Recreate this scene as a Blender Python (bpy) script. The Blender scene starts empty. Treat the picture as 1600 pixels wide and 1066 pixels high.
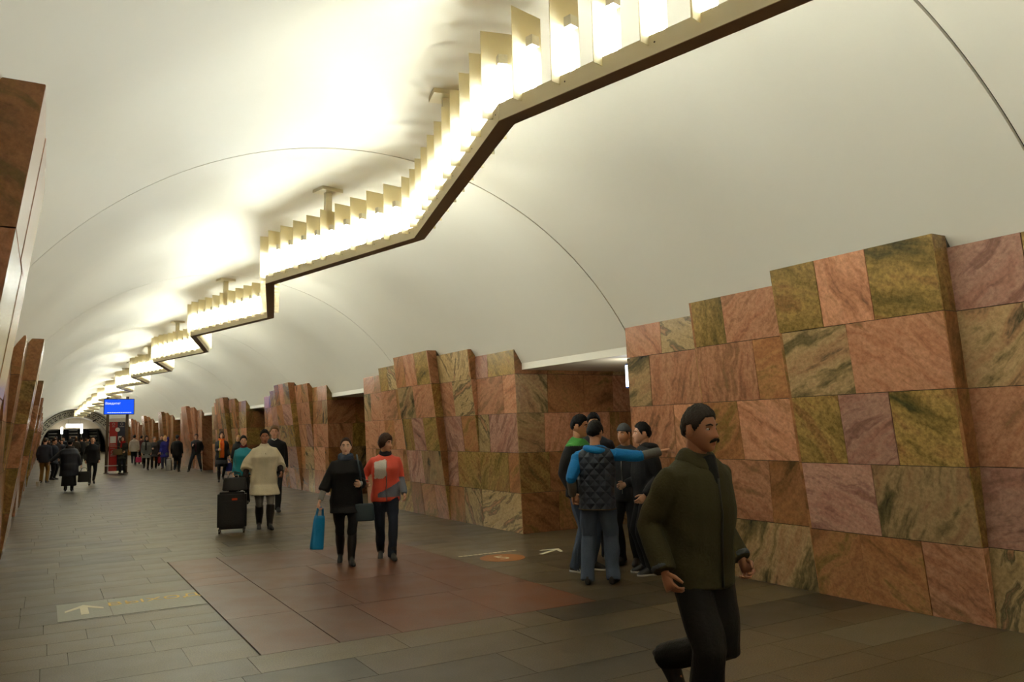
import bpy, bmesh, math, random
import numpy as np
from mathutils import Vector, Matrix
from math import sin, cos, pi, radians

S = bpy.context.scene
COL = S.collection
# ------------------------------------------------------------------ camera, world, exposure
FPX = 1246.0
CAM_Z = 1.70
def _raw(u, v): return np.array([(u - 800) / FPX, -(v - 533) / FPX, -1.0])
_fw = _raw(68, 686); _fw /= np.linalg.norm(_fw)          # vanishing point of the hall axis (+Y)
_rt = _raw(2962, 614); _rt = _rt - _fw * _rt.dot(_fw); _rt /= np.linalg.norm(_rt)
_up = np.cross(_rt, _fw)
ROT = np.array([_rt, _fw, _up])
cam_d = bpy.data.cameras.new('camera'); cam = bpy.data.objects.new('camera', cam_d); COL.objects.link(cam)
cam_d.sensor_width = 36; cam_d.sensor_fit = 'HORIZONTAL'; cam_d.lens = 36 * FPX / 1600
cam_d.clip_start = 0.05; cam_d.clip_end = 300
cam.matrix_world = Matrix.Translation((0, 0, CAM_Z)) @ Matrix(ROT.tolist()).to_4x4()
S.camera = cam
w = bpy.data.worlds.new('world'); S.world = w; w.use_nodes = True
w.node_tree.nodes['Background'].inputs[0].default_value = (0.02, 0.02, 0.02, 1)
w.node_tree.nodes['Background'].inputs[1].default_value = 0.0
S.view_settings.view_transform = 'Standard'; S.view_settings.look = 'None'
S.view_settings.gamma = 1; S.view_settings.use_curve_mapping = False
S.view_settings.exposure = 0.0
LAMP = 172.0            # emission of the fluorescent tubes
rng = random.Random(7)

# ------------------------------------------------------------------ materials
MATS = {}
def lin(c):
    return tuple(((x / 255) / 12.92 if x / 255 <= .04045 else ((x / 255 + .055) / 1.055) ** 2.4) for x in c)
def nt(name):
    m = bpy.data.materials.new(name); m.use_nodes = True
    t = m.node_tree; t.nodes.clear()
    return m, t, t.nodes, t.links
def mat(name, col, rough=.6, var=.12, scale=6, bump=.15, bscale=40, metal=0, spec=.4, sheen=0):
    """plain painted / woven surface: base colour with a little noise variation and fine relief"""
    if name in MATS: return MATS[name]
    m, t, N, L = nt(name)
    out = N.new('ShaderNodeOutputMaterial'); b = N.new('ShaderNodeBsdfPrincipled')
    L.new(b.outputs[0], out.inputs[0])
    tc = N.new('ShaderNodeTexCoord'); n = N.new('ShaderNodeTexNoise'); n.inputs['Scale'].default_value = scale; n.inputs['Detail'].default_value = 4
    L.new(tc.outputs['Object'], n.inputs['Vector'])
    mx = N.new('ShaderNodeMix'); mx.data_type = 'RGBA'
    mx.inputs[6].default_value = tuple(c * (1 - var) for c in col) + (1,)
    mx.inputs[7].default_value = tuple(min(1, c * (1 + var)) for c in col) + (1,)
    L.new(n.outputs[0], mx.inputs[0]); L.new(mx.outputs[2], b.inputs['Base Color'])
    b.inputs['Roughness'].default_value = rough; b.inputs['Metallic'].default_value = metal
    b.inputs['Specular IOR Level'].default_value = spec
    if sheen: b.inputs['Sheen Weight'].default_value = sheen
    if bump:
        n2 = N.new('ShaderNodeTexNoise'); n2.inputs['Scale'].default_value = bscale; n2.inputs['Detail'].default_value = 3
        L.new(tc.outputs['Object'], n2.inputs['Vector'])
        bp = N.new('ShaderNodeBump'); bp.inputs['Strength'].default_value = bump; bp.inputs['Distance'].default_value = .02
        L.new(n2.outputs[0], bp.inputs['Height']); L.new(bp.outputs[0], b.inputs['Normal'])
    MATS[name] = m
    return m
def emis(name, col, strength):
    if name in MATS: return MATS[name]
    m, t, N, L = nt(name)
    out = N.new('ShaderNodeOutputMaterial'); e = N.new('ShaderNodeEmission')
    e.inputs[0].default_value = tuple(col) + (1,); e.inputs[1].default_value = strength
    L.new(e.outputs[0], out.inputs[0]); MATS[name] = m
    return m
def marble(name, stops, stretch=7.0, scale=1.0, distort=.35, speck=.5):
    m, t, N, L = nt(name)
    out = N.new('ShaderNodeOutputMaterial'); b = N.new('ShaderNodeBsdfPrincipled'); L.new(b.outputs[0], out.inputs[0])
    tc = N.new('ShaderNodeTexCoord'); oi = N.new('ShaderNodeObjectInfo')
    off = N.new('ShaderNodeVectorMath'); off.operation = 'ADD'
    cmb = N.new('ShaderNodeCombineXYZ'); ml = N.new('ShaderNodeMath'); ml.operation = 'MULTIPLY'; ml.inputs[1].default_value = 37.0
    L.new(oi.outputs['Random'], ml.inputs[0])
    for i in range(3): L.new(ml.outputs[0], cmb.inputs[i])
    ang = N.new('ShaderNodeMath'); ang.operation = 'MULTIPLY'; ang.inputs[1].default_value = 31.4
    L.new(oi.outputs['Random'], ang.inputs[0])
    sn = N.new('ShaderNodeMath'); sn.operation = 'SINE'; L.new(ang.outputs[0], sn.inputs[0])
    sc_ = N.new('ShaderNodeMath'); sc_.operation = 'MULTIPLY'; sc_.inputs[1].default_value = 1.25; L.new(sn.outputs[0], sc_.inputs[0])
    rc = N.new('ShaderNodeCombineXYZ'); sep = N.new('ShaderNodeSeparateXYZ'); L.new(tc.outputs['Normal'], sep.inputs[0])
    for i in (0, 1):     # turn the veins within the plane of the slab's face
        ab = N.new('ShaderNodeMath'); ab.operation = 'ABSOLUTE'; L.new(sep.outputs[i], ab.inputs[0])
        gt = N.new('ShaderNodeMath'); gt.operation = 'GREATER_THAN'; gt.inputs[1].default_value = .6; L.new(ab.outputs[0], gt.inputs[0])
        mu = N.new('ShaderNodeMath'); mu.operation = 'MULTIPLY'; L.new(gt.outputs[0], mu.inputs[0]); L.new(sc_.outputs[0], mu.inputs[1]); L.new(mu.outputs[0], rc.inputs[i])
    vr = N.new('ShaderNodeVectorRotate'); vr.rotation_type = 'EULER_XYZ'
    L.new(tc.outputs['Object'], vr.inputs['Vector']); L.new(rc.outputs[0], vr.inputs['Rotation'])
    dn = N.new('ShaderNodeTexNoise'); dn.inputs['Scale'].default_value = 1.7; dn.inputs['Detail'].default_value = 3
    L.new(off.outputs[0], dn.inputs['Vector'])
    L.new(vr.outputs[0], off.inputs[0]); L.new(cmb.outputs[0], off.inputs[1])
    ds = N.new('ShaderNodeVectorMath'); ds.operation = 'SCALE'; ds.inputs['Scale'].default_value = distort; L.new(dn.outputs['Color'], ds.inputs[0])
    ad = N.new('ShaderNodeVectorMath'); ad.operation = 'ADD'; L.new(off.outputs[0], ad.inputs[0]); L.new(ds.outputs[0], ad.inputs[1])
    mp = N.new('ShaderNodeMapping'); mp.inputs['Scale'].default_value = (stretch * scale, stretch * scale, .8 * scale); L.new(ad.outputs[0], mp.inputs['Vector'])
    ns = N.new('ShaderNodeTexNoise'); ns.inputs['Scale'].default_value = 1.0; ns.inputs['Detail'].default_value = 7; ns.inputs['Roughness'].default_value = .62
    L.new(mp.outputs[0], ns.inputs['Vector'])
    cr = N.new('ShaderNodeValToRGB'); e = cr.color_ramp.elements
    while len(e) < len(stops): e.new(.5)
    for el, (p, c) in zip(e, stops): el.position = p; el.color = tuple(lin(c)) + (1,)
    L.new(ns.outputs[0], cr.inputs[0])
    sp = N.new('ShaderNodeTexNoise'); sp.inputs['Scale'].default_value = 26; sp.inputs['Detail'].default_value = 5; sp.inputs['Roughness'].default_value = .7
    L.new(off.outputs[0], sp.inputs['Vector'])
    sr = N.new('ShaderNodeMapRange'); sr.inputs[1].default_value = .35; sr.inputs[2].default_value = .65; sr.inputs[3].default_value = 1 - speck * .5; sr.inputs[4].default_value = 1 + speck * .35
    L.new(sp.outputs[0], sr.inputs[0])
    vr2 = N.new('ShaderNodeMapRange'); vr2.inputs[3].default_value = .78; vr2.inputs[4].default_value = 1.18
    fr = N.new('ShaderNodeMath'); fr.operation = 'FRACT'; L.new(ml.outputs[0], fr.inputs[0]); L.new(fr.outputs[0], vr2.inputs[0])
    mm = N.new('ShaderNodeMath'); mm.operation = 'MULTIPLY'; L.new(sr.outputs[0], mm.inputs[0]); L.new(vr2.outputs[0], mm.inputs[1])
    hs = N.new('ShaderNodeHueSaturation'); L.new(cr.outputs[0], hs.inputs['Color']); L.new(mm.outputs[0], hs.inputs['Value'])
    L.new(hs.outputs[0], b.inputs['Base Color'])
    b.inputs['Roughness'].default_value = .2; b.inputs['Specular IOR Level'].default_value = .5
    MATS[name] = m
    return m
MB = [
 marble('marble_pink', [(.28, (96, 70, 50)), (.42, (162, 110, 80)), (.52, (178, 126, 94)), (.62, (148, 104, 74)), (.74, (116, 98, 62))], 6),
 marble('marble_olive', [(.28, (62, 58, 34)), (.42, (126, 102, 54)), (.52, (150, 120, 68)), (.62, (132, 96, 56)), (.75, (80, 76, 46))], 4, 1.0, .3, .8),
 marble('marble_striped', [(.3, (76, 68, 46)), (.4, (150, 124, 84)), (.5, (166, 138, 96)), (.56, (92, 82, 56)), (.63, (162, 118, 84)), (.75, (150, 128, 84))], 8, .8),
 marble('marble_orange', [(.28, (84, 62, 36)), (.42, (138, 92, 58)), (.53, (152, 106, 68)), (.62, (118, 92, 50)), (.75, (138, 84, 54))], 5, .8),
 marble('marble_dark_vein', [(.3, (40, 40, 30)), (.39, (98, 84, 54)), (.48, (154, 126, 88)), (.58, (142, 108, 76)), (.66, (64, 60, 42)), (.76, (148, 118, 80))], 5, .75),
 marble('marble_rose', [(.28, (100, 70, 60)), (.42, (152, 108, 90)), (.53, (164, 124, 104)), (.62, (128, 90, 76)), (.75, (146, 110, 82))], 7, .8),
]
def granite(name, c1, c2, rough=.36):
    m, t, N, L = nt(name)
    out = N.new('ShaderNodeOutputMaterial'); b = N.new('ShaderNodeBsdfPrincipled'); L.new(b.outputs[0], out.inputs[0])
    tc = N.new('ShaderNodeTexCoord'); oi = N.new('ShaderNodeObjectInfo')
    n1 = N.new('ShaderNodeTexNoise'); n1.inputs['Scale'].default_value = 90; n1.inputs['Detail'].default_value = 3; n1.inputs['Roughness'].default_value = .8
    n2 = N.new('ShaderNodeTexNoise'); n2.inputs['Scale'].default_value = 2.3; n2.inputs['Detail'].default_value = 5
    for n in (n1, n2): L.new(tc.outputs['Object'], n.inputs['Vector'])
    mr = N.new('ShaderNodeMapRange'); mr.inputs[1].default_value = .38; mr.inputs[2].default_value = .62; L.new(n1.outputs[0], mr.inputs[0])
    mx = N.new('ShaderNodeMix'); mx.data_type = 'RGBA'; mx.inputs[6].default_value = lin(c1) + (1,); mx.inputs[7].default_value = lin(c2) + (1,)
    L.new(mr.outputs[0], mx.inputs[0])
    r2 = N.new('ShaderNodeMapRange'); r2.inputs[3].default_value = .72; r2.inputs[4].default_value = 1.2; L.new(oi.outputs['Random'], r2.inputs[0])
    r3 = N.new('ShaderNodeMapRange'); r3.inputs[1].default_value = .3; r3.inputs[2].default_value = .7; r3.inputs[3].default_value = .82; r3.inputs[4].default_value = 1.15; L.new(n2.outputs[0], r3.inputs[0])
    mm = N.new('ShaderNodeMath'); mm.operation = 'MULTIPLY'; L.new(r2.outputs[0], mm.inputs[0]); L.new(r3.outputs[0], mm.inputs[1])
    hs = N.new('ShaderNodeHueSaturation'); L.new(mx.outputs[2], hs.inputs['Color']); L.new(mm.outputs[0], hs.inputs['Value']); L.new(hs.outputs[0], b.inputs['Base Color'])
    rr = N.new('ShaderNodeMapRange'); rr.inputs[3].default_value = rough - .1; rr.inputs[4].default_value = rough + .14; L.new(n2.outputs[0], rr.inputs[0]); L.new(rr.outputs[0], b.inputs['Roughness'])
    b.inputs['Specular IOR Level'].default_value = .62
    bp = N.new('ShaderNodeBump'); bp.inputs['Strength'].default_value = .12; bp.inputs['Distance'].default_value = .004; L.new(n1.outputs[0], bp.inputs['Height']); L.new(bp.outputs[0], b.inputs['Normal'])
    MATS[name] = m
    return m
G_GREY = granite('granite_grey_brown', (56, 46, 30), (100, 87, 61))
G_RED = granite('granite_red', (72, 40, 24), (114, 68, 44))
G_DARK = granite('granite_dark', (40, 34, 24), (70, 61, 43))
G_LIGHT = granite('granite_light', (84, 78, 58), (126, 116, 90))
PLASTER = mat('vault_plaster', lin((226, 218, 200)), .55, .035, .9, .25, 1.6, spec=.3)
JOINT = mat('dark_joint', lin((58, 50, 38)), .9)
def plastic_fin():
    m, t, N, L = nt('fin_plastic')
    out = N.new('ShaderNodeOutputMaterial'); tr = N.new('ShaderNodeBsdfTranslucent'); df = N.new('ShaderNodeBsdfDiffuse')
    tc = N.new('ShaderNodeTexCoord'); n = N.new('ShaderNodeTexNoise'); n.inputs['Scale'].default_value = 5; L.new(tc.outputs['Object'], n.inputs['Vector'])
    mx = N.new('ShaderNodeMix'); mx.data_type = 'RGBA'; mx.inputs[6].default_value = (.78, .70, .49, 1); mx.inputs[7].default_value = (.85, .78, .58, 1); L.new(n.outputs[0], mx.inputs[0])
    L.new(mx.outputs[2], tr.inputs[0]); L.new(mx.outputs[2], df.inputs[0])
    ms = N.new('ShaderNodeMixShader'); ms.inputs[0].default_value = .4; L.new(tr.outputs[0], ms.inputs[1]); L.new(df.outputs[0], ms.inputs[2]); L.new(ms.outputs[0], out.inputs[0])
    return m
FIN = plastic_fin()
TUBE = emis('fluorescent_tube', (.93, 1.0, .93), LAMP)

# ------------------------------------------------------------------ object helpers
def link(o, parent=None):
    COL.objects.link(o)
    if parent is not None: o.parent = parent
    return o
def mesh_obj(name, verts, faces, m=None, parent=None, smooth=False, loc=None):
    me = bpy.data.meshes.new(name)
    me.from_pydata([tuple(v) for v in verts], [], faces)
    if m is not None:
        for x in (m if isinstance(m, (list, tuple)) else [m]): me.materials.append(x)
    if smooth: me.polygons.foreach_set('use_smooth', [True] * len(me.polygons))
    me.update()
    o = bpy.data.objects.new(name, me)
    if loc is not None: o.location = loc
    return link(o, parent)
def bm_obj(name, bm, m=None, parent=None, smooth=False, loc=None):
    bmesh.ops.recalc_face_normals(bm, faces=bm.faces)
    me = bpy.data.meshes.new(name); bm.to_mesh(me); bm.free()
    if m is not None:
        for x in (m if isinstance(m, (list, tuple)) else [m]): me.materials.append(x)
    if smooth: me.polygons.foreach_set('use_smooth', [True] * len(me.polygons))
    o = bpy.data.objects.new(name, me)
    if loc is not None: o.location = loc
    return link(o, parent)
def empty(name, loc=(0, 0, 0), rz=0, parent=None):
    o = bpy.data.objects.new(name, None); o.location = loc; o.rotation_euler = (0, 0, rz); o.empty_display_size = .1
    return link(o, parent)
def tag(o, label, cat, group=None, kind=None):
    o['label'] = label; o['category'] = cat
    if group: o['group'] = group
    if kind: o['kind'] = kind
    return o
def structure(o): o['kind'] = 'structure'; return o
def box(bm, x0, x1, y0, y1, z0, z1, M=None):
    vs = [bm.verts.new((M @ Vector(p)) if M else p) for p in
          [(x0, y0, z0), (x1, y0, z0), (x1, y1, z0), (x0, y1, z0), (x0, y0, z1), (x1, y0, z1), (x1, y1, z1), (x0, y1, z1)]]
    for f in [(0, 3, 2, 1), (4, 5, 6, 7), (0, 1, 5, 4), (1, 2, 6, 5), (2, 3, 7, 6), (3, 0, 4, 7)]: bm.faces.new([vs[i] for i in f])
def hexa(bm, p):
    vs = [bm.verts.new(q) for q in p]
    for f in [(0, 3, 2, 1), (4, 5, 6, 7), (0, 1, 5, 4), (1, 2, 6, 5), (2, 3, 7, 6), (3, 0, 4, 7)]: bm.faces.new([vs[i] for i in f])
def box_obj(name, b, m, parent=None, bevel=0, loc=None, M=None):
    bm = bmesh.new(); box(bm, *b, M=M)
    if bevel: bmesh.ops.bevel(bm, geom=bm.edges[:], offset=bevel, segments=2, affect='EDGES')
    return bm_obj(name, bm, m, parent, loc=loc)
def loft(bm, rings, caps=True):
    rows = [[bm.verts.new(p) for p in r] for r in rings]; n = len(rings[0])
    for a, b in zip(rows[:-1], rows[1:]):
        for i in range(n):
            j = (i + 1) % n; bm.faces.new((a[i], a[j], b[j], b[i]))
    if caps: bm.faces.new(rows[0][::-1]); bm.faces.new(rows[-1])
def tube(bm, pts, radii, n=8, caps=True):
    pts = [Vector(p) for p in pts]; rings = []; ref = None
    for i, p in enumerate(pts):
        d = (pts[min(i + 1, len(pts) - 1)] - pts[max(i - 1, 0)]).normalized()
        if ref is None:
            ref = d.orthogonal().normalized()
        u = (ref - d * ref.dot(d))
        u = u.normalized() if u.length > 1e-6 else d.orthogonal().normalized()
        ref = u; v = d.cross(u); r = radii[i] if isinstance(radii, (list, tuple)) else radii
        rings.append([p + (u * cos(2 * pi * k / n) + v * sin(2 * pi * k / n)) * r for k in range(n)])
    loft(bm, rings, caps)
def text_obj(name, s, size, m, parent, M, thick=.002, align='CENTER'):
    cu = bpy.data.curves.new(name, 'FONT'); cu.body = s; cu.size = size; cu.align_x = align; cu.align_y = 'CENTER'; cu.extrude = thick; cu.resolution_u = 3
    t = bpy.data.objects.new('tmp_text', cu); COL.objects.link(t); bpy.context.view_layer.update()
    me = bpy.data.meshes.new_from_object(t.evaluated_get(bpy.context.evaluated_depsgraph_get()))
    bpy.data.objects.remove(t); me.name = name; me.materials.clear(); me.materials.append(m)
    o = bpy.data.objects.new(name, me); link(o, parent); o.matrix_local = M
    return o

# ------------------------------------------------------------------ the hall: dimensions
CX, CZ, VR = 3.10, 0.65, 4.16          # vault axis and radius
XR, XL = 6.65, -0.49                   # foot of the piers
Y_END, Y_BACK = 100.0, -14.0
PER, NEAR0, PW = 10.0, 1.12, 7.1       # pier rhythm
SOFF = 2.63
def mx_(x): return XR + XL - x
# ---- vault in bays, open joints between
ceiling = structure(empty('ceiling', (CX, 0, SOFF)))
A0 = math.acos(3.66 / VR) if False else math.asin((SOFF - CZ) / VR)
joints = [Y_BACK, -5.2, 2.92, 8.25, 16.1, 24.2, 32.3, 40.4, 48.5, 56.6, 64.7, 72.8, 80.9, 89.0, Y_END]
NA = 64
def arc(r, a0=A0, n=NA): return [(CX + r * cos(a0 + (pi - 2 * a0) * i / n), CZ + r * sin(a0 + (pi - 2 * a0) * i / n)) for i in range(n + 1)]
for ja, jb in zip(joints[:-1], joints[1:]):
    gf = lambda j: .022 if j < 10 else .016
    ya, yb = ja + gf(ja) / 2, jb - gf(jb) / 2
    ins, outs = arc(VR), arc(VR + .18)
    V, F = [], []
    for (x, z), (xo, zo) in zip(ins, outs):
        V += [(x - CX, ya, z - SOFF), (x - CX, yb, z - SOFF), (xo - CX, ya, zo - SOFF), (xo - CX, yb, zo - SOFF)]
    for i in range(NA):
        a, b = 4 * i, 4 * (i + 1)
        F += [(a, b, b + 1, a + 1), (a + 2, a + 3, b + 3, b + 2)]
    F += [(0, 1, 3, 2), (4 * NA, 4 * NA + 2, 4 * NA + 3, 4 * NA + 1)]
    nv = len(V); V += V[:]          # the joint faces get vertices of their own so that the curved faces shade evenly
    for i in range(NA):
        a, b = nv + 4 * i, nv + 4 * (i + 1); F += [(a, a + 2, b + 2, b), (a + 1, b + 1, b + 3, a + 3)]
    o = mesh_obj('vault_panel', V, F, PLASTER, ceiling)
    for i, p in enumerate(o.data.polygons): p.use_smooth = i < 2 * NA
bk = [(x - CX, y, z - SOFF) for y in (Y_BACK, Y_END) for x, z in arc(VR + .03)]
mesh_obj('joint_backing', bk, [(i, i + 1, i + NA + 2, i + NA + 1) for i in range(NA)], JOINT, ceiling)
# ---- piers
Z_ROWS = [0, .64, 1.285, 1.925, 2.56]
SLABS = [('r2', 0, 1.35, 2.96), ('r1', 1.35, 2.65, 3.09), ('c', 2.65, 4.33, 3.19), ('l1', 4.33, 5.72, 3.08), ('l2', 5.72, PW, 2.96)]
def slab_x(s, z):
    if s == 'c': return 6.632 - .1355 * z
    if s in ('r1', 'l1'): return XR - .033 * z if z <= 1.285 else XR - .0424 - (z - 1.285) * .115
    return XR - .034 * z
# number of tiles and stone kind for each slab, row by row (read from the nearest piers)
PAT = {'c': [[(.33, 3), (.36, 3), (.31, 0)], [(.47, 5), (.53, 4)], [(.33, 1), (.31, 5), (.36, 1)], [(.45, 4), (.55, 0)], [(.31, 1), (.32, 0), (.37, 1)]],
       'l1': [[(1, 4)], [(.62, 0), (.38, 3)], [(.38, 3), (.62, 0)], [(.62, 0), (.38, 3)], [(.36, 1), (.64, 0)]],
       'l2': [[(.55, 1), (.45, 3)], [(.5, 0), (.5, 3)], [(.6, 0), (.4, 0)], [(.32, 4), (.68, 0)], [(.5, 0), (.5, 2)]],
       'r1': [[(.5, 2), (.5, 2)], [(.3, 5), (.7, 2)], [(.55, 0), (.45, 3)], [(.4, 4), (.6, 2)], [(.45, 5), (.55, 1)]],
       'r2': [[(1, 2)], [(.72, 1), (.28, 3)], [(.3, 1), (.7, 5)], [(.68, 0), (.32, 0)], [(.35, 5), (.65, 1)]]}
DEPTH = 2.5
def tile_mesh(name, P, nrm, thick, m, parent, org):
    """P: four corners of the visible face; a slab of that outline, thickness behind it"""
    P = [Vector(p) for p in P]; c = sum(P, Vector()) / 4; n = Vector(nrm)
    bm = bmesh.new(); hexa(bm, [p - c for p in P] + [p - c - n * thick for p in P])
    o = bm_obj(name, bm, m, parent); o.location = c - Vector(org); return o
def build_pier(wall, k, mirror, tiles, worg):
    r = random.Random(100 + k * 7 + (50 if mirror else 0))
    y0 = NEAR0 + PER * k
    fx = mx_ if mirror else (lambda x: x)
    org = Vector((fx(XR), y0, 0))
    bm = bmesh.new()
    for s, d0, d1, top in SLABS:
        zs = [0, 1.285, top]
        for za, zb in zip(zs[:-1], zs[1:]):
            xa, xb = slab_x(s, za) + .03, slab_x(s, zb) + .03
            P = [(fx(xa), y0 + d0 + .02 * (d0 == 0), za), (fx(XR + DEPTH), y0 + d0 + .02 * (d0 == 0), za), (fx(XR + DEPTH), y0 + d1 - .02 * (d1 == PW), za), (fx(xa), y0 + d1 - .02 * (d1 == PW), za),
                 (fx(xb), y0 + d0 + .02 * (d0 == 0), zb), (fx(XR + DEPTH), y0 + d0 + .02 * (d0 == 0), zb), (fx(XR + DEPTH), y0 + d1 - .02 * (d1 == PW), zb), (fx(xb), y0 + d1 - .02 * (d1 == PW), zb)]
            hexa(bm, [Vector(p) - org for p in P])
    core = bm_obj('pier', bm, JOINT if tiles else MB[r.choice([0, 3])], wall, loc=org - Vector(worg))
    if not tiles: return core
    nx = 1 if mirror else -1
    g = .003
    for si, (s, d0, d1, top) in enumerate(SLABS):
        for ri in range(5):
            za, zb = Z_ROWS[ri] + g, (Z_ROWS[ri + 1] if ri < 4 else top) - g
            pat = PAT[s][ri]
            if k > 1 or mirror: pat = [(f * r.uniform(.85, 1.15), r.choice([0, 0, 1, 2, 3, 3, 4, 5])) for f, _ in pat]
            elif k == 1:
                pat = [(f * r.uniform(.92, 1.08), q if r.random() < .6 else r.choice([0, 1, 2, 3, 5])) for f, q in pat]
            tot = sum(f for f, _ in pat); u = 0
            seq = pat[::-1]          # listed far-to-near as seen from left to right
            for f, q in seq:
                ya, yb = y0 + d0 + (d1 - d0) * u / tot + g, y0 + d0 + (d1 - d0) * (u + f) / tot - g
                u += f; j = r.uniform(-.003, .003)
                sk = r.uniform(-.02, .02) if 0.01 < u / tot < .99 else 0
                P = [(fx(slab_x(s, za) + j), ya, za), (fx(slab_x(s, za) + j), yb, za), (fx(slab_x(s, zb) + j), yb, zb), (fx(slab_x(s, zb) + j), ya, zb)]
                tile_mesh('marble_tile', P, (nx, 0, 0), .035, MB[q], core, org)
    # cheeks where a slab stands proud of the next, and the pier's end faces in the passages
    def cheek(yy, s_front, s_back, ny, top):
        for ri in range(5):
            za, zb = Z_ROWS[ri] + g, (Z_ROWS[ri + 1] if ri < 4 else top) - g
            if slab_x(s_back, zb) - slab_x(s_front, zb) < .01: continue
            P = [(fx(slab_x(s_front, za) + .002), yy, za), (fx(slab_x(s_back, za) + .001), yy, za), (fx(slab_x(s_back, zb) + .001), yy, zb), (fx(slab_x(s_front, zb) + .002), yy, zb)]
            tile_mesh('cheek_tile', P, (0, ny, 0), .03, MB[r.choice([3, 3, 0, 1])], core, org)
    cheek(y0 + 1.35 - .006, 'r1', 'r2', -1, 3.09); cheek(y0 + 2.65 - .006, 'c', 'r1', -1, 3.19)
    cheek(y0 + 4.33 + .006, 'c', 'l1', 1, 3.19); cheek(y0 + 5.72 + .006, 'l1', 'l2', 1, 3.08)
    for yy, ny in ((y0, -1), (y0 + PW, 1)):
        if ny == 1 and k > 1: continue
        for ri in range(5):
            za, zb = Z_ROWS[ri] + g, (Z_ROWS[ri + 1] if ri < 4 else 2.96) - g
            xs = [None, XR + r.uniform(.4, .75), XR + r.uniform(1.0, 1.35), XR + r.uniform(1.7, 2.0), XR + DEPTH]
            for a, b in zip(xs[:-1], xs[1:]):
                xa0 = slab_x('r2', za) + .002 if a is None else a + g; xa1 = slab_x('r2', zb) + .002 if a is None else a + g
                P = [(fx(xa0), yy, za), (fx(b - g), yy, za), (fx(b - g), yy, zb), (fx(xa1), yy, zb)]
                tile_mesh('marble_tile', P, (0, ny, 0), .02, MB[r.choice([1, 3, 3, 4, 0])], core, org)
    return core
wall_r = structure(empty('wall_right', (XR, 0, 0))); wall_l = structure(empty('wall_left', (XL, 0, 0)))
for k in range(-1, 9 + 1):
    build_pier(wall_r, k, False, 0 <= k <= 3, (XR, 0, 0))
    build_pier(wall_l, k, True, 0 <= k <= 3, (XL, 0, 0))
# ---- passages: soffits and the dim platforms beyond
PINKW = MB[3]
for side, wall in ((0, wall_r), (1, wall_l)):
    fx = (lambda x: x) if side == 0 else mx_
    wx = XR if side == 0 else XL
    for k in range(-1, 10):
        ya, yb = NEAR0 + PER * k + PW, NEAR0 + PER * (k + 1)
        x0, x1 = sorted((fx(6.70 if side == 0 else 6.70), fx(XR + DEPTH + .05)))
        box_obj('passage_soffit', (x0 - wx, x1 - wx, ya - .05, yb + .05, SOFF, SOFF + .25), PLASTER, wall)
    x0, x1 = sorted((fx(XR + DEPTH + 3.6), fx(XR + DEPTH + 3.8)))
    box_obj('platform_wall', (x0 - wx, x1 - wx, Y_BACK, Y_END, -.02, 4.2), PINKW, wall)
    x0, x1 = sorted((fx(XR + DEPTH - .05), fx(XR + DEPTH + 3.8)))
    box_obj('platform_ceiling', (x0 - wx, x1 - wx, Y_BACK, Y_END, 3.6, 3.8), PLASTER, wall)
wb = structure(box_obj('wall_back', (-7, 13.2, Y_BACK - .3, Y_BACK, -.05, 6), PLASTER))
# ---- floor
floor = structure(box_obj('floor', (-7, 13.2, Y_BACK, 114, -.30, -.012), JOINT))
rf = random.Random(3)
TILES = []
def region(x0, x1, y0, y1, rows, lens, mats):
    y = y0
    while y < y1 - .01:
        h = rf.choice(rows); h = h if y + h < y1 - .25 else y1 - y
        x = x0 - (rf.uniform(0, .8) if x0 < -1 else 0)
        first = True
        while x < x1 - .01:
            l = rf.uniform(*lens) * (rf.uniform(.4, 1) if first and lens[1] > .7 else 1); first = False
            l = l if x + l < x1 - .25 else x1 - x
            TILES.append((max(x, x0), x + l, y, y + h, rf.choice(mats))); x += l
        y += h
GG = [G_GREY] * 6 + [G_DARK] * 2 + [G_GREY]
XA, XB = -3.2, 9.3
region(XL, XR, -1.0, 4.0, [.45, .6, .66], (.8, 1.5), GG)
region(XL, 5.42, 4.0, 4.5, [.5], (.8, 1.5), GG); TILES.append((5.42, XR, 4.0, 4.5, G_LIGHT))
region(XL, XR, 4.5, 6.02, [.4, .6], (.8, 1.5), GG)
region(XL, 4.0, 6.02, 6.5, [.48], (.8, 1.4), [G_GREY]); TILES.append((4.0, 4.95, 6.02, 6.5, G_DARK)); region(4.95, XR, 6.02, 6.5, [.48], (.8, 1.4), GG)
region(XL, 1.495, 6.5, 11.9, [.4, .44, .6, .66], (.45, 1.1), [G_GREY])
region(1.507, 2.127, 6.5, 11.9, [.48, 1.4, 1.9], (.62, .63), [G_RED])
region(2.133, 4.7, 6.5, 11.9, [.9, 1.3], (1.0, 1.35), [G_RED])
region(4.7, XR, 6.5, 11.9, [.44, .6], (.6, 1.2), GG)
region(XL, XR, 11.9, 21.0, [.44, .5, .62], (.7, 1.4), [G_GREY] * 5 + [G_DARK])
NT = len(TILES)
region(XL, XR, 21.0, 60.0, [.5, .62], (.9, 1.5), [G_GREY] * 5 + [G_DARK])
FAR_T = TILES[NT:]; TILES = TILES[:NT]
def floor_bm(bm, x0, x1, y0, y1, ox=0, oy=0, g=.0022):
    box(bm, x0 + g - ox, x1 - g - ox, y0 + g - oy, y1 - g - oy, -.02, 0)
for x0, x1, y0, y1, m in TILES:
    ox, oy = (x0 + x1) / 2, (y0 + y1) / 2
    bm = bmesh.new(); floor_bm(bm, x0, x1, y0, y1, ox, oy); bm_obj('floor_tile', bm, m, floor, loc=(ox, oy, 0))
for m in (G_GREY, G_DARK):
    bm = bmesh.new()
    for t in FAR_T:
        if t[4] is m: floor_bm(bm, *t[:4])
    o = bm_obj('floor_tiles_far', bm, m, floor); o['kind'] = 'stuff'
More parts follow.
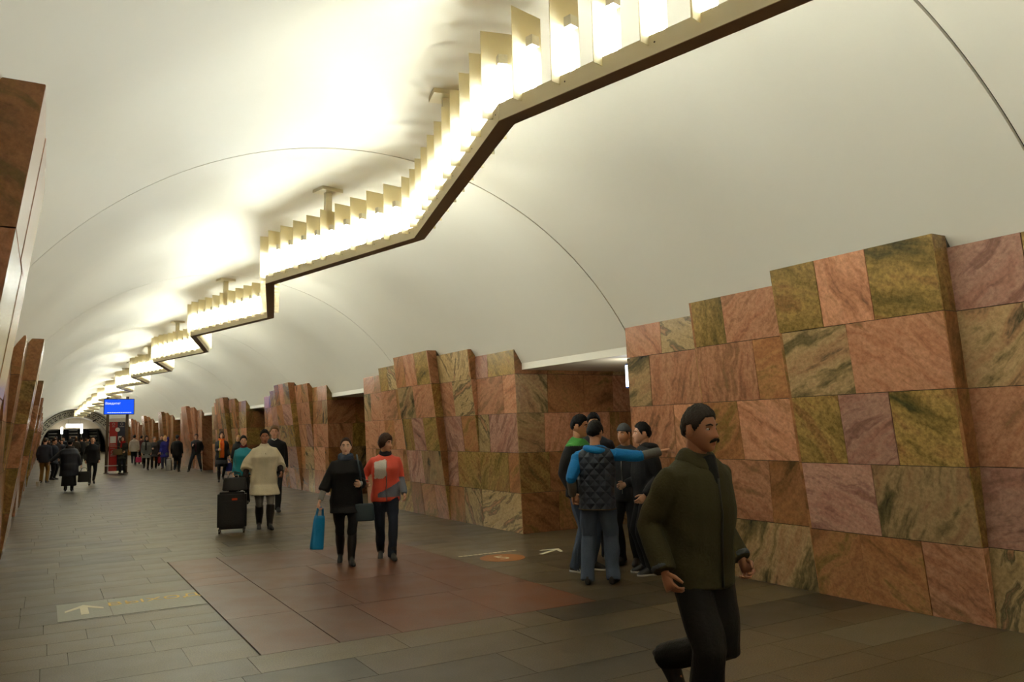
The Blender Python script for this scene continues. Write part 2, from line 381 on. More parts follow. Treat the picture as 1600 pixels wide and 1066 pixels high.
box_obj('floor_slab', (XL, XR, 60, 114, -.02, 0), G_GREY, floor)
box_obj('floor_slab', (XL, XR, Y_BACK, -1, -.02, 0), G_GREY, floor)
box_obj('floor_slab', (-7, XL, Y_BACK, Y_END, -.02, 0), G_GREY, floor)
box_obj('floor_slab', (XR, 13.2, Y_BACK, Y_END, -.02, 0), G_GREY, floor)

# ------------------------------------------------------------------ the zigzag chandelier
BEAM = mat('beam_cream_metal', lin((232, 222, 192)), .45, .05, 3, .05, 60)
BEAM_UNDER = mat('beam_brown_underside', lin((140, 112, 76)), .4, .1, 5, .05, 60)
CAPW = mat('lamp_socket_white', lin((230, 226, 214)), .4)
SCREW = mat('screw_dark', lin((80, 70, 50)), .5)
ZB = 3.80
chand = empty('zigzag_chandelier', (CX, 0, ZB))
tag(chand, 'long zigzag ceiling light of cream channel beams with upright glowing plastic fins', 'chandelier')
bends = []
for i in range(-4, 28):
    bends.append((2.70 if i % 2 == 0 else 3.52, 4.60 + 3.37 * i))
fin_me = None; tube_me = None; cap_me = None
FW, FH, FT = .28, .65, .005
bm = bmesh.new(); box(bm, -FW / 2, FW / 2, -FT / 2, FT / 2, 0, FH); bmesh.ops.recalc_face_normals(bm, faces=bm.faces)
fin_me = bpy.data.meshes.new('fin'); bm.to_mesh(fin_me); bm.free(); fin_me.materials.append(FIN)
bm = bmesh.new(); tube(bm, [(0, 0, 0), (0, 0, .35)], .017, 8); bmesh.ops.recalc_face_normals(bm, faces=bm.faces)
tube_me = bpy.data.meshes.new('lamp_tube'); bm.to_mesh(tube_me); bm.free(); tube_me.materials.append(TUBE)
bm = bmesh.new(); box(bm, -.034, .034, -.03, .03, .35, .42); bmesh.ops.recalc_face_normals(bm, faces=bm.faces)
cap_me = bpy.data.meshes.new('lamp_socket'); bm.to_mesh(cap_me); bm.free(); cap_me.materials.append(CAPW)
bm = bmesh.new(); tube(bm, [(0, 0, 0), (.004, 0, 0)], .006, 8); bmesh.ops.recalc_face_normals(bm, faces=bm.faces)
screw_me = bpy.data.meshes.new('screw'); bm.to_mesh(screw_me); bm.free(); screw_me.materials.append(SCREW)
BW, BH = .12, .125
for (xa, ya), (xb, yb) in zip(bends[:-1], bends[1:]):
    d = Vector((xb - xa, yb - ya, 0)); ln = d.length; d.normalize()
    ang = math.atan2(d.y, d.x) - pi / 2
    p = Vector((xa, ya, ZB)); org = Vector((CX, 0, ZB))
    s = 1 if xb > xa else -1
    # mitred channel: corners meet on the bisector (parallel to X)
    hx = BW / 2 / cos(ang)
    bm = bmesh.new()
    th = .006
    def wallp(xo0, xo1, z0, z1):
        hexa(bm, [(xo0, 0.002, z0), (xo1, 0.002, z0), (xb - xa + xo1, yb - ya - .002, z0), (xb - xa + xo0, yb - ya - .002, z0),
                  (xo0, 0.002, z1), (xo1, 0.002, z1), (xb - xa + xo1, yb - ya - .002, z1), (xb - xa + xo0, yb - ya - .002, z1)])
    wallp(-hx, -hx + th, .004, BH); wallp(hx - th, hx, .004, BH); wallp(-hx + th, hx - th, .06, .066)
    seg = bm_obj('beam_segment', bm, BEAM, chand, loc=p - org)
    bm = bmesh.new()
    hexa(bm, [(-hx, 0, 0), (hx, 0, 0), (xb - xa + hx, yb - ya, 0), (xb - xa - hx, yb - ya, 0), (-hx, 0, .004), (hx, 0, .004), (xb - xa + hx, yb - ya, .004), (xb - xa - hx, yb - ya, .004)])
    bm_obj('underside_strip', bm, BEAM_UNDER, seg)
    n = 10
    for i in range(n):
        q = d * (ln * (i + .38) / n)
        o = bpy.data.objects.new('fin', fin_me); link(o, seg); o.location = q + Vector((0, 0, .068)); o.rotation_euler = (0, 0, ang)
        q2 = d * (ln * (i + .38) / n + (.055 if ya > 85 else -.055))
        if i < n - 0:
            o = bpy.data.objects.new('lamp_tube', tube_me); link(o, seg); o.location = q2 + Vector((0, 0, .10)); o.rotation_euler = (0, 0, ang)
            if ya < 45:
                o2 = bpy.data.objects.new('lamp_socket', cap_me); link(o2, seg); o2.location = q2 + Vector((0, 0, .10)); o2.rotation_euler = (0, 0, ang)
        if -1 < ya < 8 and i % 2 == 0:
            o = bpy.data.objects.new('screw', screw_me); link(o, seg); o.location = q2 + Vector((-hx - .002, 0, .075))
    mid = d * (ln * .538 + .045)      # just behind a fin
    zt = CZ + math.sqrt(VR ** 2 - (p.x + mid.x - CX) ** 2) - ZB
    bm = bmesh.new(); Mh = Matrix.Translation(mid) @ Matrix.Rotation(ang, 4, 'Z')
    box(bm, -.045, .045, -.025, .025, .066, zt - .03, M=Mh)
    h = bm_obj('hanger_post', bm, BEAM, seg)
    bm = bmesh.new(); box(bm, -.15, .15, -.12, .12, zt - .045, zt + .0, M=Mh); bm_obj('ceiling_plate', bm, BEAM, h)

# ------------------------------------------------------------------ people
TMP = bpy.data.scenes.new('tmp_build')
def remesh(bm, voxel, smooth=3, sm_f=.5):
    """fuse the lofted pieces of a bmesh into one continuous skin"""
    bmesh.ops.recalc_face_normals(bm, faces=bm.faces)
    me = bpy.data.meshes.new('t'); bm.to_mesh(me); bm.free()
    o = bpy.data.objects.new('t', me); TMP.collection.objects.link(o)
    r = o.modifiers.new('r', 'REMESH'); r.mode = 'VOXEL'; r.voxel_size = voxel
    if smooth:
        s = o.modifiers.new('s', 'SMOOTH'); s.iterations = smooth; s.factor = sm_f
    vl = TMP.view_layers[0]; vl.update()
    res = bpy.data.meshes.new_from_object(o.evaluated_get(vl.depsgraph))
    bpy.data.objects.remove(o); bpy.data.meshes.remove(me)
    return res
def co_of(me):
    a = np.empty(len(me.vertices) * 3); me.vertices.foreach_get('co', a); return a.reshape(-1, 3)
def no_of(me):
    a = np.empty(len(me.vertices) * 3); me.vertex_normals.foreach_get('vector', a); return a.reshape(-1, 3)
def folds(me, amp, seed, kz=1.0, k=22):
    if amp <= 0: return
    r = np.random.RandomState(seed); c = co_of(me); n = no_of(me); d = np.zeros(len(c))
    for i in range(7):
        f = r.uniform(.4, 1.3) * k
        v = r.normal(size=3) * np.array([.8, .8, kz]); v /= np.linalg.norm(v)
        d += np.sin(c @ v * f + 2.0 * np.sin(c @ r.normal(size=3) * 6 + r.uniform(0, 6)) + r.uniform(0, 6))
    c = c + n * (d / 7 * amp * 1.6)[:, None]
    me.vertices.foreach_set('co', c.ravel()); me.update()
def finish(me, name, m, parent, smooth=True, mat_fn=None):
    for x in (m if isinstance(m, (list, tuple)) else [m]): me.materials.append(x)
    me.name = name
    n = len(me.polygons)
    if smooth: me.polygons.foreach_set('use_smooth', [True] * n)
    if mat_fn is not None:
        ce = np.empty(n * 3); me.polygons.foreach_get('center', ce); ce = ce.reshape(-1, 3)
        me.polygons.foreach_set('material_index', mat_fn(ce).astype(np.int32))
    o = bpy.data.objects.new(name, me)
    return link(o, parent)
def cloth(rgb, rough=.8, name=None, bump=.25, bscale=70, spec=.25, var=.18):
    return mat(name or 'cloth_%d_%d_%d_%d' % (tuple(rgb) + (int(rough * 100),)), lin(rgb), rough, var, 9, bump, bscale, spec=spec)
def skin(rgb):
    nm = 'skin_%d_%d_%d' % tuple(rgb)
    if nm in MATS: return MATS[nm]
    m = mat(nm, lin(rgb), .5, .06, 14, .05, 120, spec=.35)
    t = m.node_tree; b = next(n for n in t.nodes if n.type == 'BSDF_PRINCIPLED'); src = b.inputs['Base Color'].links[0].from_socket
    at = t.nodes.new('ShaderNodeAttribute'); at.attribute_name = 'lip'
    mx = t.nodes.new('ShaderNodeMix'); mx.data_type = 'RGBA'; mx.inputs[7].default_value = lin((rgb[0] * .78, rgb[1] * .5, rgb[2] * .5)) + (1,)
    t.links.new(at.outputs['Fac'], mx.inputs[0]); t.links.new(src, mx.inputs[6]); t.links.new(mx.outputs[2], b.inputs['Base Color'])
    return m
def hairm(rgb): return mat('hair_%d_%d_%d' % tuple(rgb), lin(rgb), .62, .3, 30, .5, 90, spec=.15)

def head_grid(nu, nv, female=False, hair=None):
    """face-shaped head as a (nv+1) x nu grid, z=0 at the eyes, +y forward. hair: (thickness, hairline pairs, drop)"""
    t = (np.arange(nu) / nu) * 2 - 1
    al = np.sign(t) * np.abs(t) ** 1.35 * pi
    be = np.linspace(-pi / 2, pi / 2, nv + 1)
    A, B = np.meshgrid(al, be)
    ex, ey, ez = (.0725, .094, .1175) if female else (.076, .096, .1175)
    cb, sb = np.cos(B), np.sin(B)
    low = np.clip(-sb, 0, 1)
    cb2 = cb.copy()
    if hair is not None and hair[2] > 0:
        cb2 = np.where(sb < 0, np.maximum(cb, np.sqrt(np.clip(1 - (low * .72) ** 2, 0, 1)) * (low < .98)), cb)
    X = ex * cb2 * np.sin(A); Y = ey * cb2 * np.cos(A); Z = ez * sb
    back = np.clip(-np.cos(A), 0, 1); front = np.clip(np.cos(A), 0, 1)
    drop = hair[2] if hair is not None else 0
    if drop <= 0:
        X = X * (1 - (.30 if female else .24) * low ** 1.6)
        Y = Y * (1 - .30 * low * back) + .050 * low ** 2
    else:
        Z = np.where(sb < 0, Z * (drop / ez), Z); Y = Y - .006
    ax = np.abs(X); g = lambda v, s: np.exp(-(v / s) ** 2)
    lip = np.zeros_like(X)
    if drop <= 0:
        f = front > .25
        nose = np.clip((.024 - Z) / .056, 0, 1) * np.where(Z > -.034, 1, g(Z + .034, .008))
        nose = nose * .027 * g(X, .0105 + .006 * np.clip((.01 - Z) / .05, 0, 1))
        dy = nose - .012 * g(ax - .032, .017) * g(Z - .006, .013) + .005 * g(ax - .028, .022) * g(Z - .030, .008)
        dy += .004 * g(ax - .045, .016) * g(Z + .03, .018)
        l1 = g(X, .021) * g(Z + .058, .0055); l2 = g(X, .019) * g(Z + .071, .0065)
        dy += .0065 * (l1 + l2) - .004 * g(X, .024) * g(Z + .0645, .003) + .008 * g(X, .02) * g(Z + .102, .014)
        Y = Y + np.where(f, dy, 0); lip = np.where(f, np.clip((l1 + l2) * 1.5 - .25, 0, 1), 0) * (.9 if female else .6)
    P = np.stack([X, Y, Z], -1)
    if hair is not None:
        th, line, _ = hair
        zl = np.interp(np.abs(np.degrees(A)), [p[0] for p in line], [p[1] for p in line])
        m = np.clip((Z - zl) / .014, 0, 1); m = m * m * (3 - 2 * m)
        o = P - np.array([0, -.005, .0]); o[..., 2] *= .7; o /= np.linalg.norm(o, axis=-1, keepdims=True)
        rip = 1 + .18 * np.sin(A * 17 + 3 * np.sin(B * 5)) + .12 * np.sin(A * 29 + B * 11)
        topb = 1 + .6 * np.clip(sb, 0, 1) ** 2
        P = P + o * (th * rip * topb * m - .012 * (1 - m))[..., None]
    return P, lip
def grid_bm(bm, P, M=None):
    nv, nu = P.shape[:2]; rows = []; idx = []
    for j in range(nv):
        if j in (0, nv - 1):
            q = Vector(P[j].mean(0)); v = bm.verts.new(M @ q if M else q); rows.append([v] * nu)
        else: rows.append([bm.verts.new(M @ Vector(p) if M else Vector(p)) for p in P[j]])
    for j in range(nv - 1):
        for i in range(nu):
            k = (i + 1) % nu; f = [rows[j][i], rows[j][k], rows[j + 1][k], rows[j + 1][i]]
            f2 = []
            for v in f:
                if v not in f2: f2.append(v)
            if len(f2) > 2: bm.faces.new(f2)
    return rows
def ellipsoid(bm, c, r, M=None, nu=10, nv=7):
    be = np.linspace(-pi / 2, pi / 2, nv); al = np.arange(nu) * 2 * pi / nu; A, B = np.meshgrid(al, be)
    P = np.stack([c[0] + r[0] * np.cos(B) * np.cos(A), c[1] + r[1] * np.cos(B) * np.sin(A), c[2] + r[2] * np.sin(B)], -1); grid_bm(bm, P, M)
HL = {'short': [(0, .064), (38, .060), (55, .035), (68, .002), (80, -.02), (86, .02), (108, .018), (118, -.035), (180, -.062)],
      'receding': [(0, .072), (25, .085), (45, .07), (62, .012), (80, -.03), (86, .02), (108, .018), (118, -.035), (180, -.062)],
      'tied': [(0, .074), (40, .066), (60, .03), (75, .0), (90, .0), (112, -.01), (125, -.045), (180, -.065)],
      'fringe': [(0, .045), (35, .042), (52, .015), (64, -.03), (80, -.05), (95, -.06), (180, -.085)],
      'bob': [(0, .066), (22, .060), (45, .03), (56, -.05), (66, -.12), (180, -.14)],
      'long': [(0, .066), (22, .060), (45, .03), (56, -.05), (66, -.25), (180, -.26)],
      'beanie': [(0, .040), (60, .030), (90, .018), (180, -.005)],
      'hat': [(0, .046), (60, .036), (90, .026), (180, .01)],
      'hood': [(0, .085), (30, .075), (50, .03), (60, -.05), (70, -.10), (180, -.12)]}
def ik(a, t, l1, l2, pole):
    a, t = Vector(a), Vector(t); d = t - a; L = d.length
    if L > (l1 + l2) * .998: t = a + d * ((l1 + l2) * .998 / L); d = t - a; L = d.length
    x = (l1 * l1 - l2 * l2 + L * L) / (2 * L); h = math.sqrt(max(0, l1 * l1 - x * x)); u = d / L
    p = Vector(pole); p = p - u * p.dot(u); p.normalize()
    return a + u * x + p * h, t
SKIN1, SKIN2, SKIN3 = (206, 156, 128), (188, 138, 106), (160, 110, 80)

class Person:
    def __init__(s, label, pos, face, h=1.75, female=False, skin_rgb=SKIN1, hair='short', hair_rgb=(30, 24, 20), hair_t=.014, bulk=1.0,
                 ankles=None, wrists=None, lean=0, twist=0, head=(0, 0), drop=.015, det=1, foot_yaw=(8, -8), foot_pitch=(0, 0), curl=.5, palm=None, pole=None, beard=None, group=None, sway=0):
        s.h = h; s.k = h / 1.75; s.f = female; s.det = det; s.bulk = bulk; s.seed = abs(hash(label)) % 9999 if False else sum(map(ord, label)) % 9999
        x, y = pos; c = Vector((-x, -y, 0)).normalized(); v = -c; r = Vector((v.y, -v.x, 0)); a = radians(face)
        d = c * cos(a) + r * sin(a); s.rz = math.atan2(d.y, d.x) - pi / 2
        s.pos = Vector((x, y, 0)); s.W = Matrix.Translation(s.pos) @ Matrix.Rotation(s.rz, 4, 'Z')
        # ---- joints in metres for a 1.75 m figure (x = the person's right, y = forward)
        s.lean, s.twist = radians(lean), radians(twist)
        sw, hw = (.165, .095) if female else (.19, .09)
        s.sw = sw
        ank = ankles or ((.10, 0, .085), (-.10, 0, .085))
        s.hz = .925 - drop
        s.pel = Vector((sway, 0, s.hz + .02))
        s.hip = [s.pel + Vector((hw, 0, -.02)), s.pel + Vector((-hw, 0, -.02))]
        s.knee, s.ank = [], []
        for i in (0, 1):
            k_, a_ = ik(s.hip[i], ank[i], .43, .425, (0.05 * (1, -1)[i], 1, 0)); s.knee.append(k_); s.ank.append(a_)
        s.sho = [s.T((sgn * sw * .97, -.005, 1.395)) for sgn in (1, -1)]
        wr = wrists or (None, None); s.elb, s.wri = [], []
        for i, sgn in ((0, 1), (1, -1)):
            t = wr[i] if wr[i] is not None else (sgn * (sw + .055), .05, .88)
            pl = (pole[i] if pole and pole[i] else (sgn * .18, -1, -.1))
            e, w_ = ik(s.sho[i], t, .29, .26, pl); s.elb.append(e); s.wri.append(w_)
        s.foot_yaw, s.foot_pitch = foot_yaw, foot_pitch
        s.headM = Matrix.Translation(s.T((0, .022, 1.6325))) @ Matrix.Rotation(radians(head[0]), 4, 'Z') @ Matrix.Rotation(radians(head[1]) - s.lean * .5, 4, 'X')
        s.vox = {0: .03, 1: .02, 2: .013, 3: .0095}[det]
        s.amp = {0: 0, 1: .005, 2: .009, 3: .011}[det]
        s.body(skin_rgb, hair, hair_rgb, hair_t, curl, palm, beard, label, group)
    def T(s, p):
        """torso frame: lean forward at the pelvis, twist growing up the spine"""
        p = Vector(p); f = min(1, max(0, (p.z - .95) / .45))
        q = Matrix.Rotation(s.twist * f, 3, 'Z') @ Vector((p.x, p.y, 0)); q.z = p.z - .945
        q = Matrix.Rotation(-s.lean, 3, 'X') @ q if p.z > .945 else q
        return q + s.pel
    def ring(s, z, rx, ry, yo=0, n=18, sq=2.3):
        r = []
        for i in range(n):
            a = 2 * pi * i / n; cx, cy = cos(a), sin(a)
            e = 2 / sq
            r.append(s.T((rx * math.copysign(abs(cx) ** e, cx), yo + ry * math.copysign(abs(cy) ** e, cy), z)))
        return r
    def prof(s):
        if s.f: return [(.80, .170, .115, -.01), (.90, .178, .122, -.012), (.98, .162, .108, 0), (1.08, .134, .092, .004), (1.18, .142, .100, .008), (1.28, .158, .118, .014), (1.37, .160, .100, .0), (1.43, .135, .075, -.008), (1.475, .07, .06, -.01)]
        return [(.80, .165, .112, 0), (.90, .170, .115, 0), (.98, .165, .110, .005), (1.08, .160, .108, .008), (1.20, .170, .115, .008), (1.32, .188, .120, .005), (1.40, .190, .105, -.003), (1.45, .150, .08, -.008), (1.49, .075, .062, -.01)]
    def pz(s, z):
        P = s.prof(); zs = [p[0] for p in P]
        return [float(np.interp(z, zs, [p[i] for p in P])) for i in (1, 2, 3)]
    def out(s, M=None): return s.W @ Matrix.Scale(s.k, 4)
    def emit(s, bm, name, m, vox=None, smooth=3, amp=None, mat_fn=None, parent=None, kz=1.0, k=22, re=True):
        """fuse, wrinkle, scale to the figure and hang under the person"""
        if re: me = remesh(bm, vox or s.vox, smooth)
        else:
            bmesh.ops.recalc_face_normals(bm, faces=bm.faces); me = bpy.data.meshes.new(name); bm.to_mesh(me); bm.free()
        if amp is None: amp = s.amp
        folds(me, amp, s.seed + len(name), kz, k)
        o = finish(me, name, m, None, True, mat_fn)
        o.data.transform(Matrix.Scale(s.k, 4))
        o.parent = parent or s.root
        return o
    def body(s, rgb, hair, hair_rgb, hair_t, curl, palm, beard, label, group):
        bm = bmesh.new(); b = -.022
        loft(bm, [s.ring(z, max(.03, rx + b), max(.03, ry + b), yo, 14, 2) for z, rx, ry, yo in s.prof()])
        nb = s.T((0, -.012, 1.44)); hc = s.headM @ Vector((0, -.012, -.03))
        tube(bm, [nb, nb.lerp(hc, .5), hc], [.058, .052 if s.f else .057, .055], 12)
        for i in (0, 1):
            tube(bm, [s.hip[i] + Vector((0, 0, .03)), s.hip[i].lerp(s.knee[i], .4), s.knee[i], s.knee[i].lerp(s.ank[i], .35), s.ank[i]], [.066, .062, .045, .045, .032], 10)
            tube(bm, [s.sho[i], s.sho[i].lerp(s.elb[i], .5), s.elb[i], s.elb[i].lerp(s.wri[i], .4), s.wri[i]], [.040, .038, .032, .031, .024], 10)
            fd = s.foot_dir(i); tube(bm, [s.ank[i], s.ank[i] + fd * .10 + Vector((0, 0, -.045))], [.032, .025], 8)
        me0 = remesh(bm, max(.014, s.vox), 2)
        bm = bmesh.new(); bm.from_mesh(me0); bpy.data.meshes.remove(me0)
        lay = bm.verts.layers.float.new('lip')
        nu, nv = {0: (20, 16), 1: (32, 26), 2: (48, 40), 3: (64, 56)}[s.det]
        P, lip = head_grid(nu, nv, s.f)
        rows = grid_bm(bm, P, s.headM)
        for j in range(1, nv):
            for i in range(nu): rows[j][i][lay] = float(lip[j, i])
        for sg in (1, -1):
            ellipsoid(bm, (sg * (.070 if s.f else .075), -.006, -.004), (.010, .021, .033), s.headM)
            s.hand(bm, 0 if sg == 1 else 1, curl if not isinstance(curl, tuple) else curl[0 if sg == 1 else 1], palm)
        bmesh.ops.recalc_face_normals(bm, faces=bm.faces)
        me = bpy.data.meshes.new('person'); bm.to_mesh(me); bm.free(); me.materials.append(skin(rgb))
        me.polygons.foreach_set('use_smooth', [True] * len(me.polygons)); me.transform(Matrix.Scale(s.k, 4))
        s.root = link(bpy.data.objects.new('person', me)); s.root.location = s.pos; s.root.rotation_euler = (0, 0, s.rz)
        tag(s.root, label, 'person', group)
        # ---- hair
        if hair:
            base = hair if hair in HL else 'short'
            dr = {'bob': .15, 'long': .27, 'fringe': 0}.get(base, 0)
            P, _ = head_grid(nu, nv, s.f, (hair_t, HL[base], dr)); bm = bmesh.new(); grid_bm(bm, P, s.headM)
            if base == 'tied': ellipsoid(bm, (0, -.125, .02), (.035, .035, .035), s.headM)
            s.emit(bm, {'beanie': 'beanie', 'hat': 'hat', 'hood': 'hood'}.get(base, 'hair'), hairm(hair_rgb) if base not in ('beanie', 'hat', 'hood') else cloth(hair_rgb, .95), amp=0, re=False)
            if base in ('beanie', 'hat'):
                P, _ = head_grid(nu, nv, s.f, (.006, HL['short'], 0)); bm = bmesh.new(); grid_bm(bm, P, s.headM); s.emit(bm, 'hair', hairm((26, 22, 20)), amp=0, re=False)
        # ---- face details
        if s.det >= 1:
            EW = mat('eye_white', lin((214, 204, 194)), .3); EI = mat('eye_iris', lin((34, 24, 18)), .25); BR = hairm(tuple(int(c * .9) for c in hair_rgb) if hair not in ('beanie', 'hat', 'hood') else (30, 25, 22))
            for sg in (1, -1):
                bm = bmesh.new(); ellipsoid(bm, (sg * .0315, .0760, .006), (.0125, .0095, .0060), s.headM, 10, 7); e = s.emit(bm, 'eye', EW, amp=0, re=False)
                bm = bmesh.new(); ellipsoid(bm, (sg * .0315, .0833, .006), (.0056, .0032, .0052), s.headM, 8, 6); s.emit(bm, 'iris', EI, amp=0, re=False, parent=e)
                bm = bmesh.new(); tube(bm, [s.headM @ Vector((sg * x, y, z)) for x, y, z in ((.014, .094, .027), (.03, .091, .0325), (.05, .075, .026))], [.004, .0048, .0025], 6); s.emit(bm, 'eyebrow', BR, amp=0, re=False)
        if beard == 'moustache':
            bm = bmesh.new()
            for sg in (1, -1): tube(bm, [s.headM @ Vector((sg * x, y, z)) for x, y, z in ((.0, .108, -.046), (.014, .108, -.049), (.028, .100, -.056), (.036, .090, -.066))], [.008, .0095, .008, .004], 8)
            s.emit(bm, 'moustache', hairm((22, 18, 16)), vox=.004, smooth=2, amp=0)
    def foot_dir(s, i):
        a = radians(-s.foot_yaw[i]); p = radians(s.foot_pitch[i])
        return Vector((sin(-a) * cos(p), cos(a) * cos(p), sin(p)))
    def hand(s, bm, i, curl, palm):
        w_ = s.wri[i]; d = (w_ - s.elb[i]).normalized(); sg = 1 if i == 0 else -1
        pn = Vector(palm[i]) if palm and palm[i] else Vector((-sg, .15, 0))     # palm faces the thigh by default
        pn = (pn - d * pn.dot(d)).normalized(); ac = d.cross(pn)                # across the palm, towards the thumb or away
        th = ac if ac.dot(Vector((0, 1, .2))) > 0 else -ac
        if palm and palm[i] and len(palm) > 2: pass
        n = 10
        def rg(t, a, b): return [w_ + d * t + th * (a * cos(2 * pi * k / n)) + pn * (b * sin(2 * pi * k / n)) for k in range(n)]
        loft(bm, [rg(-.04, .026, .02), rg(0, .026, .018), rg(.03, .036, .017), rg(.07, .042, .015), rg(.095, .040, .012)])
        m = 6 if s.det < 3 else 8
        if s.det == 0:
            tube(bm, [w_ + d * .09, w_ + d * .13 + pn * .015, w_ + d * .15 + pn * .04], [.03, .026, .016], 6); return
        for q, (o, L_) in enumerate(((.030, .072), (.010, .080), (-.010, .075), (-.030, .060))):
            p = w_ + d * (.088 - .006 * abs(q - 1)) + th * o; pts = [p - d * .01]; a = .12 + .1 * q * curl
            for sgm, fr in enumerate((.45, .32, .23)):
                a += curl * (.75, .85, .6)[sgm]; pts.append(pts[-1] + (d * cos(a) + pn * sin(a)) * L_ * fr * (1.1 if sgm == 0 else 1))
            tube(bm, pts, [.0095, .009, .0082, .006], m)
        p = w_ + d * .028 + th * .03; q1 = (d * .62 + th * .62 + pn * .35).normalized(); q2 = (d * .85 + th * .2 + pn * (.3 + .5 * curl)).normalized()
        tube(bm, [p - q1 * .012, p + q1 * .032, p + q1 * .032 + q2 * .028, p + q1 * .032 + q2 * .05], [.0125, .0115, .010, .007], m)
    # ---- garments
    def top(s, name, m, hem=.80, b=.02, hem_w=None, sleeves=(1, 1), sl_r=(.068, .056, .047), collar=None, mat_fn=None, amp=None, only=None, flare=0, split=False, kz=.8):
        """jacket / coat / vest: shell over the torso down to hem (m), sleeves to a fraction of the forearm"""
        b *= s.bulk
        bm = bmesh.new(); rings = []
        zs = [z for z in np.linspace(hem, .80, max(2, int((.80 - hem) / .12) + 2))[:-1]] if hem < .79 else []
        for z in zs:
            f = (.80 - z)
            rx, ry, yo = s.pz(.82); rx += f * .10 + flare * f; ry += f * .10 + flare * f
            cx = [(s.hip[i].lerp(s.knee[i], min(1, max(0, (s.hz - z) / .43)))) for i in (0, 1)]
            mid = (cx[0] + cx[1]) / 2; spread = abs(cx[0].y - cx[1].y) / 2
            rr = []
            for q in range(18):
                a = 2 * pi * q / 18; rr.append(Vector((mid.x + (rx + b) * cos(a), mid.y * .8 + yo + (ry + b + spread * .7) * sin(a), z)))
            rings.append(rr)
        zz = [z for z, *_ in s.prof() if z > hem + .03]
        zz = ([hem] if hem >= .79 else []) + zz
        for z in zz:
            rx, ry, yo = s.pz(z); bb = b if z < 1.44 else b * .5
            wst = b * .35 if (1.0 < z < 1.3 and s.bulk >= 1) else 0
            if flare and z < 1.3: wst += flare * .10
            rings.append(s.ring(z, rx + bb + wst, ry + bb + wst, yo))
        loft(bm, rings)
        for i in (0, 1):
            f = sleeves[i]
            if f is None: continue
            e, w_ = s.elb[i], s.elb[i].lerp(s.wri[i], f)
            a, m_, c = [r * (.9 if s.f else 1) for r in sl_r]
            ins = s.T(((1, -1)[i] * (s.sw - .08), -.005, 1.40))
            tube(bm, [ins, s.sho[i] + Vector((0, 0, -.005)), s.sho[i].lerp(e, .35), s.sho[i].lerp(e, .8), e, e.lerp(w_, .5), w_], [a * .72, a * .92, a, m_ * 1.06, m_, (m_ + c) / 2, c], 12)
        if collar:
            hgt, rad = collar; c0 = s.T((0, -.008, 1.455)); c1 = s.T((0, .004, 1.47 + hgt))
            tube(bm, [c0, c0.lerp(c1, .5), c1], [rad + .012, rad, rad + .004], 14)
        return s.emit(bm, name, m, mat_fn=mat_fn, amp=amp, kz=kz, smooth=3 if s.det < 2 else 12)
    def sleeve(s, name, m, i, f0, f1, r=(.05, .046), amp=None):
        """a piece of sleeve from fraction f0 to f1 of the whole arm (0 shoulder, .5 elbow, 1 wrist)"""
        def at(f): return s.sho[i].lerp(s.elb[i], f * 2) if f < .5 else s.elb[i].lerp(s.wri[i], f * 2 - 1)
        n = 6; bm = bmesh.new(); tube(bm, [at(f0 + (f1 - f0) * q / n) for q in range(n + 1)], [r[0] + (r[1] - r[0]) * q / n for q in range(n + 1)], 12)
        return s.emit(bm, name, m, amp=amp)
    def pants(s, m, r=(.098, .072, .06), b=.008, name='trousers', end=.0, top=1.0, amp=None):
        bm = bmesh.new()
        loft(bm, [s.ring(z, s.pz(z)[0] + b, s.pz(z)[1] + b, s.pz(z)[2]) for z in (.83, .90, .96, top)])
        for i in (0, 1):
            h_, k_, a_ = s.hip[i], s.knee[i], s.ank[i]; a_ = k_.lerp(a_, 1 - end)
            tube(bm, [h_ + Vector((0, 0, .02)), h_.lerp(k_, .3), h_.lerp(k_, .7), k_, k_.lerp(a_, .4), k_.lerp(a_, .85), a_ + (a_ - k_).normalized() * (.045 if end == 0 else .02)], [r[0] * .92, r[0], (r[0] + r[1]) / 2, r[1], r[1] * .98, r[2], r[2]], 12)
        return s.emit(bm, name, m, kz=1.6, amp=amp)
    def skirt(s, m, hem=.55, w=.2, name='skirt'):
        bm = bmesh.new(); loft(bm, [s.ring(z, s.pz(max(z, .85))[0] + .012 + (w - .17) * (1 - (z - hem) / (1 - hem)), s.pz(max(z, .85))[1] + .015 + (w - .15) * (1 - (z - hem) / (1 - hem)), 0) for z in (hem, .7, .85, 1.0)])
        return s.emit(bm, name, m)
    def shoes(s, m, shaft=0, r=(.056, .05), name=None, heel=0, sole=None, bulk=1.0):
        for i in (0, 1):
            fd = s.foot_dir(i); a = s.ank[i]; upv = Vector((0, 0, 1)); sd = fd.cross(upv).normalized(); nv = sd.cross(fd).normalized()
            bm = bmesh.new(); n = 12; rings = []
            for t, wd, ht in ((-.085, .012, .02), (-.078, .032, .045), (-.04, .040, .062), (.02, .041, .066), (.07, .044, .05), (.12, .050, .036), (.16, .044, .028), (.19, .022, .018)):
                wd *= .9 * bulk * (.9 if s.f else 1); ht *= bulk; c = a + fd * t + nv * (-.083 + ht)
                rings.append([c + sd * (wd * cos(2 * pi * q / n)) + nv * (ht * sin(2 * pi * q / n) if sin(2 * pi * q / n) > 0 else max(-ht, -ht) * min(1, abs(sin(2 * pi * q / n)) * 1.6)) for q in range(n)])
            loft(bm, rings)
            if shaft:
                k_ = s.knee[i]; top = a.lerp(k_, shaft); tube(bm, [a + nv * -.02, a.lerp(top, .15), a.lerp(top, .6), top], [r[1] * .95, r[1], r[0] * 1.05, r[0]], 12)
            else:
                kd = (s.knee[i] - a).normalized(); tube(bm, [a + nv * -.03, a + kd * .02, a + kd * .08], [.045, .046, .044], 10)
